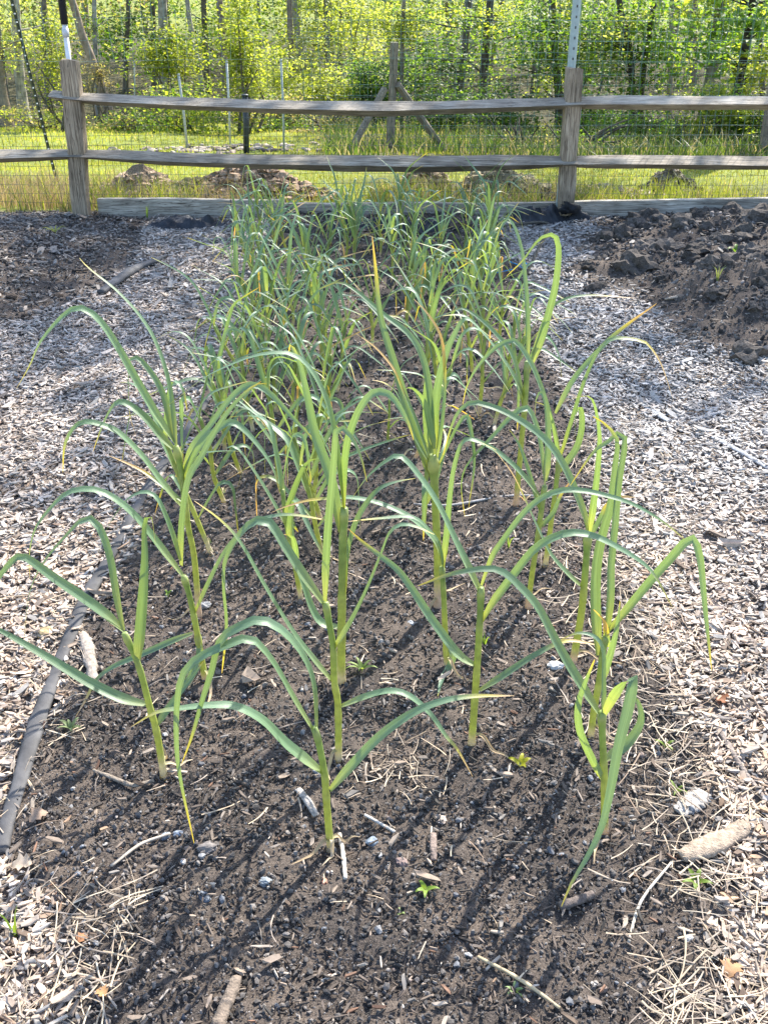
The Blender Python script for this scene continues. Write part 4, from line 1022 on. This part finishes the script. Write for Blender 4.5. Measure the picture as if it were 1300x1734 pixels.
stick([(142, 1080), (150, 1105), (154, 1130), (160, 1162)], [.012, .015, .016, .012], (.40, .34, .29), 'flaking bark stick against the soil side of the edging strip', .6, .15)
stick([(262, 1330), (230, 1338), (208, 1332), (160, 1312)], [.004, .005, .005, .003], (.30, .25, .2), 'crooked thin root lying near the first strip side garlic')
stick([(505, 1345), (522, 1366), (536, 1390)], [.007, .008, .007], (.44, .40, .36), 'split grey stick beside the front garlic stem', .5)
stick([(575, 1420), (581, 1455), (585, 1497)], [.0035, .0045, .004], (.62, .55, .46), 'pale split straw below the front garlic stem', mat=M_straw)
stick([(617, 1388), (642, 1402), (668, 1417)], [.003, .0035, .003], (.55, .51, .46), 'thin bleached stick beside the blue grey stone', mat=M_straw)
stick([(733, 1420), (733, 1445), (734, 1466)], [.006, .007, .006], (.27, .21, .18), 'stubby brown stick standing out on bare front soil', .5)
stick([(190, 1475), (240, 1438), (290, 1420)], [.0032, .0036, .003], (.45, .38, .31), 'slender stem lying off the straw at the strip corner', mat=M_straw)
stick([(700, 860), (760, 862), (880, 845), (1000, 860)], [.004, .0045, .004, .003], (.40, .38, .38), 'long thin grey stem lying across the bed between the rows')
stick([(1088, 690), (1110, 705), (1130, 718)], [.012, .018, .01], (.40, .41, .43), 'wide pale wood splinter on the open chip path', .25, .1, lift=.012, name='wood_splinter', cat='wood splinter')
stick([(1205, 745), (1260, 775), (1300, 800)], [.011, .013, .010], (.38, .39, .41), 'long grey wood splinter on the path, out by the picture edge', .3, .1, lift=.012, name='wood_splinter', cat='wood splinter')
stick([(1165, 722), (1190, 712), (1225, 702)], [.006, .009, .006], (.42, .41, .41), 'curved grey stick on the chips past the wide splinter')
stick([(1190, 885), (1215, 860), (1240, 850)], [.005, .006, .004], (.30, .26, .24), 'brown forked twig lying on the chip path', lift=.012)
stick([(1125, 510), (1140, 507), (1152, 504)], [.008, .013, .009], (.5, .42, .34), 'small tan wood block at the foot of the lumpy mound', .5, .1, lift=.01, name='wood_piece', cat='wood piece')
stick([(125, 462), (150, 461)], [.008, .008], (.06, .05, .045), 'dark stub of wood on the low brown mound', .6)

def stone(px, py, s, col, label, asp=(1.15, .85, .6), amp=.32, seed=1):
    q = ground_hit(px, py); b = MB(); b.add(*lump(q + (0, 0, s * .3), np.array(asp) * s, col, (ICO3_V, ICO3_F), amp, seed))
    return thing_mesh('stone', b, M_stone, q, label, 'stone', None, False)
stone(80, 1078, .026, (.40, .29, .15), 'ochre brown stone on the chips beside the edging strip', seed=2)
stone(451, 1496, .0125, (.24, .27, .29), 'grey green stone alone on the front soil', seed=3)
stone(630, 1428, .012, (.22, .26, .31), 'flat blue grey stone near the front garlic stem', (1, .85, .7), .25, 4)
stone(939, 1130, .017, (.50, .49, .48), 'white quartz stone beneath the third garlic of the fourth row', seed=5)
stone(347, 1028, .016, (.20, .20, .21), 'dark grey stone at the base of a strip side garlic', seed=6)
stone(746, 1388, .013, (.45, .37, .31), 'pale pinkish flat stone on the soil in front of third row', (1.3, .9, .35), seed=7)
stone(812, 1428, .010, (.45, .36, .28), 'smooth tan pebble in front of the fourth row', (1.3, .8, .6), .15, 8)
stone(680, 1462, .012, (.24, .17, .15), 'reddish brown stone among bark bits below the blue grey stone', seed=9)
stone(549, 1494, .0075, (.42, .21, .14), 'small orange red pebble below the front garlic', (1.3, .8, .6), .12, 10)
stone(281, 1418, .010, (.25, .29, .34), 'bluish stone in a pair near the strip side garlic', (.8, 1.1, .7), .2, 11)
stone(303, 1414, .010, (.29, .32, .37), 'oval pale blue stone beside the bluish one', (1.2, .8, .6), .15, 12)
stone(346, 1521, .012, (.17, .19, .22), 'slate blue stone low on the front soil', (1.25, .8, .6), .25, 13)
stone(352, 1440, .017, (.17, .15, .14), 'larger dark brown stone below the trailing leaf tip', seed=14)
stone(137, 627, .024, (.19, .22, .23), 'flat slate stone lying alone on the chip path', (1.2, .8, .35), .2, 15)
stone(695, 893 + 165, .011, (.33, .34, .36), 'pale angular stone between second and third rows', seed=16)
stone(1098, 1408, .009, (.33, .35, .37), 'little grey stone near the front corner garlic', seed=17)
stone(1165, 1592, .009, (.38, .39, .40), 'light grey pebble at the straw edge by the front corner', seed=18)
stone(310, 1400 + 60, .0065, (.55, .53, .50), 'tiny cream pebble below the stone pair', seed=19)
stone(92, 1025, .012, (.16, .13, .11), 'dark brown lump on the chips above the ochre stone', seed=20)

def weed(px, py, label, n, L, W, col, up=.6, grass=False):
    q = ground_hit(px, py); root = tag(empty('weed_seedling', q), label, 'seedling')
    h = L * .35
    b = MB(); b.add(*tube([q - (0, 0, .005), q + (0, 0, h)], .0011, 5), np.array(col) * .9); b.build('stem', M_grass, root, q)
    for k in range(n):
        a = k * 2.4 + px; d = np.array((math.cos(a), math.sin(a), 0)); s0 = q + (0, 0, h if not grass else 0)
        e = random.uniform(.7, 1.15)
        P = [s0, s0 + d * L * .35 * e + (0, 0, L * up * .5), s0 + d * L * .75 * e + (0, 0, L * up * .75), s0 + d * L * e + (0, 0, L * up * .6)]
        if grass: P = [s0, s0 + d * L * .08 + (0, 0, L * .4), s0 + d * L * .2 + (0, 0, L * .8), s0 + d * L * .4 + (0, 0, L * 1.0)]
        leaf_mesh(np.array(P), W, .2, 2, 2, random.uniform(.9, 1.1), q, root, 'leaf', M_grass, col, .2, 10)
LG = (.20, .30, .05)
weed(720, 1512, 'two leaved bright green seedling on the bare front soil', 4, .022, .005, LG)
weed(678, 1548, 'tiny pale seedling next to the two leaved one', 3, .010, .003, (.3, .4, .15))
weed(880, 1300, 'yellow and green seedling in front of the fourth row', 4, .024, .0065, (.42, .42, .03))
weed(613, 1140, 'pale leafy weed between the middle garlic stems', 6, .035, .0055, (.24, .32, .10))
weed(1176, 1500, 'green weed seedling in straw below the bark slab', 5, .026, .006, LG)
weed(28, 1592, 'bright grass sprout at the strip side front corner', 3, .06, .0025, LG, grass=True)
weed(870, 1684, 'spindly pale seedling near the long tan stem', 5, .020, .003, (.26, .36, .16))
weed(1125, 1268, 'small upright green sprout beside the straw edge', 3, .022, .004, LG)
weed(1143, 1345, 'feathery green sprout above the torn wood piece', 4, .022, .003, LG)
weed(122, 1240, 'grey green weed beside the edging strip', 6, .028, .005, (.22, .28, .13))
weed(820, 1095, 'young grass sprout between the third and fourth rows', 3, .035, .002, LG, grass=True)
weed(860, 930, 'thin grass sprout beside the fourth garlic of the fourth row', 3, .045, .002, LG, grass=True)
weed(285, 1010, 'tiny sprout on dark soil near the strip side stones', 3, .018, .003, LG)
weed(1243, 436, 'broad leaved green weed on the lumpy mound', 4, .07, .012, (.14, .28, .04))
weed(1213, 480, 'tuft of pale grass on the lumpy mound side', 6, .08, .003, (.25, .3, .12), grass=True)
weed(95, 400, 'yellow green weed tuft on the low brown mound', 7, .06, .005, (.3, .32, .08))
weed(250, 372, 'single green blade weed in front of the long board', 3, .09, .005, (.2, .3, .07), grass=True)
def dead_leaf(px, py, s, col, label):
    s *= .75
    q = ground_hit(px, py) + (0, 0, .012); n = 11; t = np.linspace(0, 1, n); w_ = s * .42 * np.sin(math.pi * np.clip(t, .02, .98)) ** .8 * (1 + .35 * np.sin(t * 19))
    a = random.uniform(0, 6.3); v = []
    for i in range(n):
        for u in (-1, -.5, 0, .5, 1): v.append((s * (t[i] - .5), u * w_[i], .35 * abs(u) ** 1.5 * w_[i] + s * .18 * math.sin(3 * t[i]) + R.normal(0, s * .02)))
    v = np.array(v) @ np.array([(math.cos(a), math.sin(a), 0), (-math.sin(a), math.cos(a), 0), (0, 0, 1)]) + q
    i = (np.arange(n - 1)[:, None] * 5 + np.arange(4)[None]).ravel(); b = MB(); b.add(v, [np.stack([i, i + 1, i + 6, i + 5], -1)], col)
    thing_mesh('dead_leaf', b, M_dead, q, label, 'dead leaf')
dead_leaf(1222, 1196, .05, (.28, .12, .06), 'curled rust brown dead leaf on the straw beyond the bed')
dead_leaf(68, 1392, .05, (.42, .30, .22), 'crumpled tan dead leaf on the end of the edging strip')
dead_leaf(40, 1475, .055, (.46, .38, .30), 'pale curled dead leaf in the strip side corner straw')
dead_leaf(142, 1598, .03, (.48, .24, .12), 'small orange dead leaf on the front soil')
dead_leaf(175, 1690, .03, (.52, .30, .14), 'orange tan dead leaf among front sticks')
dead_leaf(1235, 1650, .05, (.50, .30, .16), 'orange brown dead leaf in the front corner straw')
# ------------------------------------------------------------------ the woods
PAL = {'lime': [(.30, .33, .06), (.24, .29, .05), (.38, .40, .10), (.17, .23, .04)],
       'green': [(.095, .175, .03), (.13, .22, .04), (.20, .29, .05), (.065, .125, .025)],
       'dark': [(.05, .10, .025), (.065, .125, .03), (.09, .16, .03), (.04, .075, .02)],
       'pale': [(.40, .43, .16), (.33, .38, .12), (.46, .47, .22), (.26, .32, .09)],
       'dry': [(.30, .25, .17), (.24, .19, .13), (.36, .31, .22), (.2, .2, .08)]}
LV = np.array([(0, 0, 0), (.5, .36, .05), (1, 0, -.04), (.5, -.36, .05)], float)
LF = np.array([(0, 1, 2), (0, 2, 3)])
def leaf_cloud(b, centers, size, pal, droop=.5):
    centers = np.concatenate([centers, np.asarray(centers)[R.random(len(centers)) < .7] + R.normal(0, .05, 3)])
    n = len(centers)
    if n == 0: return
    s = size * .88 * R.uniform(.55, 1.3, n)
    rot = rot3(R.uniform(0, 6.283, n), R.normal(.35 * droop, .42, n), R.normal(0, .42, n))
    p = np.array(PAL[pal]); p = .65 * p + .35 * p.mean(0); cols = p[R.integers(0, len(p), n)] * R.uniform(.8, 1.2, (n, 1)) * R.uniform(.75, 1.2)
    b.add(*scatter(LV, LF, centers, np.stack([s, s, s], -1), rot, cols))
def clump_pts(c, rad, n, clumps=None, spread=.30):
    """leaf positions gathered in clumps inside an ellipsoid, so gaps stay between the clumps"""
    k = clumps or max(6, n // 70)
    d = unit(R.normal(0, 1, (k, 3))) * R.random((k, 1)) ** .45
    cc = np.asarray(c) + d * np.asarray(rad)
    i = R.integers(0, k, n)
    r = np.asarray(rad) * spread
    p = cc[i] + R.normal(0, 1, (n, 3)) * r * np.array((1, 1, .6))
    return p, cc
def px_ball(px, py, wpx, hpx, Y):
    c = on_plane(px, py, Y); s = F / (Y * CT + (H - c[2]) * ST)
    return c, np.array((wpx / 2 / s, wpx / 2 / s, hpx / 2 / s)), s
def limb(b, p, q, r, col, bend=.15):
    m = (np.asarray(p) + q) / 2 + R.normal(0, bend * np.linalg.norm(np.asarray(q) - p) * .4, 3)
    P = catmull([p, m, q], 8); b.add(*tube(P, np.linspace(r, r * .3, 8), 5, False), col)
def tree(label, name, pts, Y, wpx, bark, crown=(), height=8.5, top='green', ntop=300, lsize=.12, cat='tree', flare=1.35, group='trees of the wood beyond the lawn'):
    """pts: trunk centre line in photo pixels from the foot upwards; crown: (px, py, w, h, leaves, palette, size) sprays"""
    x0 = xat(pts[0][0], Y, -1.5); x0 = xat(pts[0][0], Y, tz(x0, Y)); z0 = tz(x0, Y)
    base = np.array((x0, Y, z0)); root = tag(empty(name, base), label, cat, group)
    P = [base - (0, 0, .1)] + [on_plane(x, y, Y) for x, y in pts[1:]]
    d = P[-1] - P[-2]; d = d / max(d[2], .2); d[0] = np.clip(d[0], -.5, .5)
    zt = z0 + height; cur = P[-1]
    while cur[2] < zt - .1:
        cur = cur + np.array((d[0] * .9 + R.normal(0, .08), R.normal(0, .1), 1.0)) * min(1.4, zt - cur[2]); d = d * .8; P.append(cur)
    P = catmull(P, 44); s = F / (Y * CT + (H - z0) * ST); r0 = wpx / 2 / s
    q = np.linspace(0, 1, 44); rad = r0 * (1 - .72 * q) * (1 + (flare - 1) * np.exp(-q * 28))
    b = MB(); b.add(*tube(P, rad, 10, False, jitter=.05), np.array(bark) * (1 + .25 * R.normal(0, 1, (440, 1)) * .4))
    f = MB()
    for k in range(9):
        t = R.uniform(.42, .97); p = P[int(t * 43)]; a = R.uniform(0, 6.28); L = height * R.uniform(.12, .30) * (1.3 - t * .6)
        e = p + np.array((math.cos(a) * L, math.sin(a) * L, L * R.uniform(.25, .8)))
        limb(b, p, e, rad[int(t * 43)] * .5, bark)
        for t2 in (.55, .8, 1.0):
            leaf_cloud(f, p + (e - p) * t2 + R.normal(0, 1, (ntop // 27, 3)) * np.array((.5, .5, .32)), lsize * 1.25, top)
    for (cx, cy_, cw, chh, n, pal, sz) in crown:
        c, rd, _ = px_ball(cx, cy_, cw, chh, Y); pp, cc = clump_pts(c, rd, int(n * (1.5 if cx < 720 else 1.0)), spread=.22)
        leaf_cloud(f, pp, sz, pal)
        for m in range(min(len(cc), 9)):
            k = int(np.clip(np.argmin(abs(P[:, 2] - (cc[m][2] - .25 * rd[2]))), 2, 40)); limb(b, P[k], cc[m], max(rad[k] * .28, .008), bark)
    b.build('trunk', M_bark, root, base); f.build('crown', M_tree, root, base, False)
    return root
def shrub(label, px, py, wpx, hpx, Y, n, pal, sz, name='shrub', stems=7, pal2=None, n2=0, group='bushes under the trees'):
    c, rd, s = px_ball(px, py, wpx, hpx, Y); g = np.array((c[0], Y, tz(c[0], Y)))
    root = tag(empty(name, g), label, 'shrub' if name != 'sapling' else 'sapling', group)
    f = MB(); pp, cc = clump_pts(c, rd, int(n * (1.5 if px < 720 else 1.1)), spread=.24); pp[:, 2] = np.maximum(pp[:, 2], terrain(pp[:, 0], pp[:, 1]) + .03); leaf_cloud(f, pp, sz, pal)
    if n2: pp, _ = clump_pts(c, rd, int(n2 * 1.4), spread=.26); pp[:, 2] = np.maximum(pp[:, 2], terrain(pp[:, 0], pp[:, 1]) + .03); leaf_cloud(f, pp, sz, pal2)
    b = MB()
    for k in range(stems):
        e = cc[k % len(cc)].copy(); o = g + R.normal(0, .09, 3) * (1, 1, 0)
        if e[2] < g[2] + .25: e[2] = g[2] + .3
        limb(b, o, e, .022 if name != 'sapling' else .03, (.12, .10, .075), .2)
    b.build('stems', M_bark, root, g); f.build('foliage', M_tree, root, g, False)
GREY, BROWN, DARK = (.34, .31, .27), (.24, .19, .15), (.14, .12, .10)
tree('pale grey barked tree with flared roots, just past the leaning metal stake', 'tree', [(44, 216), (36, 150), (30, 70), (25, -10)], 22, 17, (.36, .32, .27), [(45, 70, 150, 130, 260, 'pale', .075)], flare=1.9)
tree('brown trunk at the very edge of the lawn, cut by the picture edge', 'tree', [(12, 216), (2, 150), (-6, 80), (-12, 0)], 21.5, 20, BROWN, [(0, 70, 90, 140, 160, 'pale', .08)], flare=1.6)
tree('slim dark tree standing between the leaning stake and first fence post', 'tree', [(82, 195), (78, 110), (75, 0)], 25, 9, DARK, [(82, 90, 90, 130, 420, 'lime', .075)])
tree('crooked grey brown tree leaning away behind the white pole', 'tree', [(190, 214), (178, 165), (158, 105), (140, 60), (122, 0)], 24, 15, (.27, .21, .165), [(165, 130, 60, 60, 130, 'dry', .06)], flare=1.5)
tree('straight thin grey tree rising right beside the crooked one', 'tree', [(166, 205), (163, 110), (160, 0)], 27, 9, GREY, [(175, 50, 80, 120, 160, 'green', .07)])
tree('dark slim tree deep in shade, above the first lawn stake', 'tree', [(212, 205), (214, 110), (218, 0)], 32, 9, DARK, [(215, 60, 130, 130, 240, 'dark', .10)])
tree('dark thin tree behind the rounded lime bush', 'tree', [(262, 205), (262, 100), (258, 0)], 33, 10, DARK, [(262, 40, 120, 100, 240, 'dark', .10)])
tree('bent grey tree behind the leaning pale stake', 'tree', [(348, 205), (336, 110), (322, 40), (316, -10)], 28, 9, GREY, [(325, 60, 120, 100, 200, 'green', .085)])
tree('dark forked tree just beside the tall lime sapling', 'tree', [(352, 205), (349, 110), (345, 0)], 30, 11, DARK, [(350, 40, 100, 100, 220, 'green', .085)])
tree('stout rough brown tree standing behind the tall lime sapling', 'tree', [(386, 210), (382, 140), (376, 60), (370, -10)], 25, 14, (.20, .15, .12), [(380, 60, 110, 150, 200, 'lime', .08)])
tree('straight brown tree above the grey lawn stake', 'tree', [(497, 205), (494, 110), (490, 0)], 27, 11, BROWN, [(480, 60, 150, 150, 430, 'pale', .085)])
tree('tall thin tree in a pale sunny gap, first of three close together', 'tree', [(556, 205), (555, 100), (551, 0)], 30, 9, (.26, .21, .16), [(540, 60, 120, 130, 330, 'pale', .085)])
tree('slightly leaning grey tree, middle of three close together', 'tree', [(572, 205), (574, 100), (579, 0)], 31, 9, (.24, .20, .17), [(590, 40, 120, 110, 260, 'pale', .085)])
tree('dark Y shaped tree, last of three close together', 'tree', [(598, 205), (600, 90), (594, 40), (588, 0)], 32, 9, DARK, [(620, 50, 130, 130, 380, 'lime', .085)])
tree('slender brown tree standing right behind the braced post', 'tree', [(678, 240), (680, 120), (684, 0)], 20, 8, (.20, .17, .13), [(670, 60, 140, 130, 460, 'lime', .08), (700, 90, 120, 120, 260, 'green', .08)])
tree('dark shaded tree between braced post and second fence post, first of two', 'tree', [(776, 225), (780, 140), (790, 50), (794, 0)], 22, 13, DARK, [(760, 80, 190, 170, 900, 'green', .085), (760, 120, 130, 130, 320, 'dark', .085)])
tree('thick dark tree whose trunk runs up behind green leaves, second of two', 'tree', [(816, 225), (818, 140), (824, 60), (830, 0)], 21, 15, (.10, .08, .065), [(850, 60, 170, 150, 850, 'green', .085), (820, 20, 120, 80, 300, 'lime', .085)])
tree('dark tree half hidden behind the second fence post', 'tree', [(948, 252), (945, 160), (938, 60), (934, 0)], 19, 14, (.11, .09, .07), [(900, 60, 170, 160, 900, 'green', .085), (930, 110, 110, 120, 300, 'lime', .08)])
tree('maple with dark forking trunk, past the second fence post', 'maple_tree', [(1068, 250), (1070, 170), (1066, 90), (1056, 40), (1046, -10)], 17.5, 12, (.07, .058, .045), [(1050, 70, 230, 190, 1500, 'green', .085), (1020, 50, 150, 120, 420, 'pale', .075)], 7)
tree('second dark maple stem growing close beside the forking one', 'maple_tree', [(1088, 250), (1084, 170), (1094, 80), (1108, 0)], 17.8, 11, (.075, .06, .048), [(1110, 60, 160, 150, 850, 'green', .085)], 7)
tree('straight grey brown tree between the maples and leaning dark tree', 'tree', [(1132, 235), (1134, 120), (1138, 0)], 22, 10, (.22, .18, .14), [(1150, 120, 110, 150, 420, 'lime', .08)])
tree('broad leaning grey tree behind the upper rail past the maples', 'tree', [(1182, 255), (1196, 170), (1210, 80), (1220, 0)], 17, 20, (.22, .19, .155), [(1190, 60, 190, 150, 800, 'green', .10), (1200, 20, 170, 80, 350, 'lime', .10)], flare=1.3)
tree('dark leaning tree nearest the lawn edge beside the bright bush', 'tree', [(1222, 262), (1238, 190), (1256, 110), (1270, 30)], 15.5, 15, (.055, .045, .038), [(1250, 50, 210, 150, 900, 'green', .105), (1270, 100, 150, 110, 350, 'lime', .10)])
tree('thin dark tree at the outer edge past the leaning dark tree', 'tree', [(1292, 250), (1290, 150), (1284, 40)], 18, 10, DARK, [(1290, 120, 120, 150, 480, 'lime', .09)])
# a wide maple at the lawn edge whose high crown spreads over the garden
mb_ = np.array((4.55, 12.9, tz(4.55, 12.9))); mr_ = tag(empty('maple_tree', mb_), 'wide maple just outside the picture whose high crown shades the far beds', 'tree', 'trees of the wood beyond the lawn')
b, f = MB(), MB(); P = catmull([mb_ - (0, 0, .1), mb_ + (0, 0, 2.5), mb_ + (-.1, -.3, 5), mb_ + (-.3, -.7, 8)], 30); b.add(*tube(P, np.linspace(.2, .07, 30), 10, False, .05), BROWN)
for k in range(34):
    c = np.array((3.75, 11.6, 6.9)) + unit(R.normal(0, 1, 3)) * R.random() ** .4 * np.array((2.6, 1.9, 1.1))
    limb(b, P[R.integers(16, 29)], c, .035, BROWN); leaf_cloud(f, c + R.normal(0, 1, (62, 3)) * (.34, .34, .2), .15, 'green')
b.build('trunk', M_bark, mr_, mb_); f.build('crown', M_tree, mr_, mb_, False)

shrub('tall glowing lime sapling beside the stout brown tree', 412, 95, 100, 230, 18.5, 1500, 'lime', .075, 'sapling', 6)
shrub('rounded lime bush with pointed top behind the first rail section', 288, 112, 100, 130, 20, 1000, 'lime', .075, pal2='green', n2=250)
shrub('low bright bush under the rounded lime bush', 318, 190, 190, 90, 18.5, 1000, 'lime', .07, pal2='green', n2=600)
shrub('airy yellow green sapling between leaning stake and white pole', 92, 110, 90, 190, 19, 700, 'lime', .065, 'sapling', 4)
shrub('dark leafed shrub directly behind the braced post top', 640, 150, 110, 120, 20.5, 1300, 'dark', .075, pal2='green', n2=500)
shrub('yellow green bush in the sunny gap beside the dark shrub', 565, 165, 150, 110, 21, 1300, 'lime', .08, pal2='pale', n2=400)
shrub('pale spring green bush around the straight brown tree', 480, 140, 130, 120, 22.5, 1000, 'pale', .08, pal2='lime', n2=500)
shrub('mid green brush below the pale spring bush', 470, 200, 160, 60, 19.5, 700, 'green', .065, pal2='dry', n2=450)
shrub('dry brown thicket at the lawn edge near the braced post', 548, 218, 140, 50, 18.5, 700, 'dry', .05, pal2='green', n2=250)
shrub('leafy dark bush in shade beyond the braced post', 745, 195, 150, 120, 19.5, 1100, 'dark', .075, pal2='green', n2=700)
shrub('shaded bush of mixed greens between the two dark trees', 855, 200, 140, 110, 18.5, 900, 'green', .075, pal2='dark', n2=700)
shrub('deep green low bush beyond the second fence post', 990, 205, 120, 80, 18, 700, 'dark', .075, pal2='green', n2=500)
shrub('green bramble bank under the two maples', 1075, 215, 180, 70, 16.5, 900, 'dark', .06, pal2='green', n2=700)
shrub('grey brush pile with brambles beside the second fence post', 1010, 245, 220, 34, 14.5, 400, 'dry', .045, pal2='green', n2=500)
shrub('dry weedy bank with pale stalks behind the second wire fence', 880, 245, 170, 36, 14.8, 500, 'green', .05, pal2='dry', n2=350)
shrub('sunlit bush of large leaves beside the broad leaning tree', 1215, 205, 110, 110, 14.6, 700, 'lime', .075, pal2='green', n2=500)
shrub('bright bush beyond the pale upper rail at the picture edge', 1285, 215, 120, 110, 14.2, 800, 'green', .075, pal2='lime', n2=500)
shrub('sprawling weed bank in the sun beyond the maples', 1150, 235, 110, 60, 15, 600, 'lime', .05, pal2='green', n2=400)
shrub('brushy grass mound at the foot of the crooked tree', 215, 208, 130, 55, 20, 550, 'green', .06, pal2='dry', n2=350)
shrub('tangle of dry vines hanging by the crooked tree', 168, 130, 55, 60, 22.8, 350, 'dry', .05)
shrub('low undergrowth around the pale grey barked tree', 70, 205, 150, 50, 20.5, 500, 'lime', .06, pal2='dry', n2=300)
shrub('wide leafy sapling in front of the three close trees', 600, 90, 110, 170, 23, 800, 'lime', .08, 'sapling', 5, 'pale', 500)
shrub('tall green sapling filling the gap before the forking maple', 985, 90, 120, 200, 18.8, 1200, 'green', .08, 'sapling', 5, 'lime', 350)

# the mass of woods further back
f = MB(); b = MB()
for k in range(760):
    Y = R.uniform(27, 47); hwid = (650 / F) * (Y * CT + 2) + 6; x = R.uniform(-hwid, hwid); z = -2.0 + 4.6 * R.random() ** .9
    side = (x / hwid)
    if side < -.45 and R.random() < .25: continue
    pal = random.choices(['green', 'lime', 'dark', 'pale', 'dry'], [.32, .22 + .15 * (abs(side) < .35), .34 - .2 * (abs(side) < .3), .10 + .14 * (abs(side) < .3), .3 * (side < -.4)])[0]
    rd = np.array((1.1, 1.1, .7)) * R.uniform(.6, 1.2)
    pp = np.array((x, Y, z)) + R.normal(0, 1, (88, 3)) * rd * .55; pp[:, 2] = np.maximum(pp[:, 2], -2.0)
    leaf_cloud(f, pp, .15, pal)
for k in range(48):
    Y = R.uniform(28, 47); hwid = (650 / F) * (Y * CT + 2) + 2; x = R.uniform(-hwid, hwid); z = tz(x, Y)
    P = catmull([(x, Y, z - .1), (x + R.normal(0, .2), Y, z + 3), (x + R.normal(0, .5), Y, z + 8)], 10)
    b.add(*tube(P, np.linspace(1, .5, 10) * R.uniform(.06, .16), 6, False, .05), np.array(random.choice([DARK, BROWN, GREY, GREY])))
dw = tag(empty('distant_woods', (0, 36, -2)), 'mass of trees deep in the wood behind the nearer trunks', 'woods', kind='stuff')
f.build('foliage', M_tree, dw, (0, 36, -2), False); b.build('trunks', M_bark, dw, (0, 36, -2))
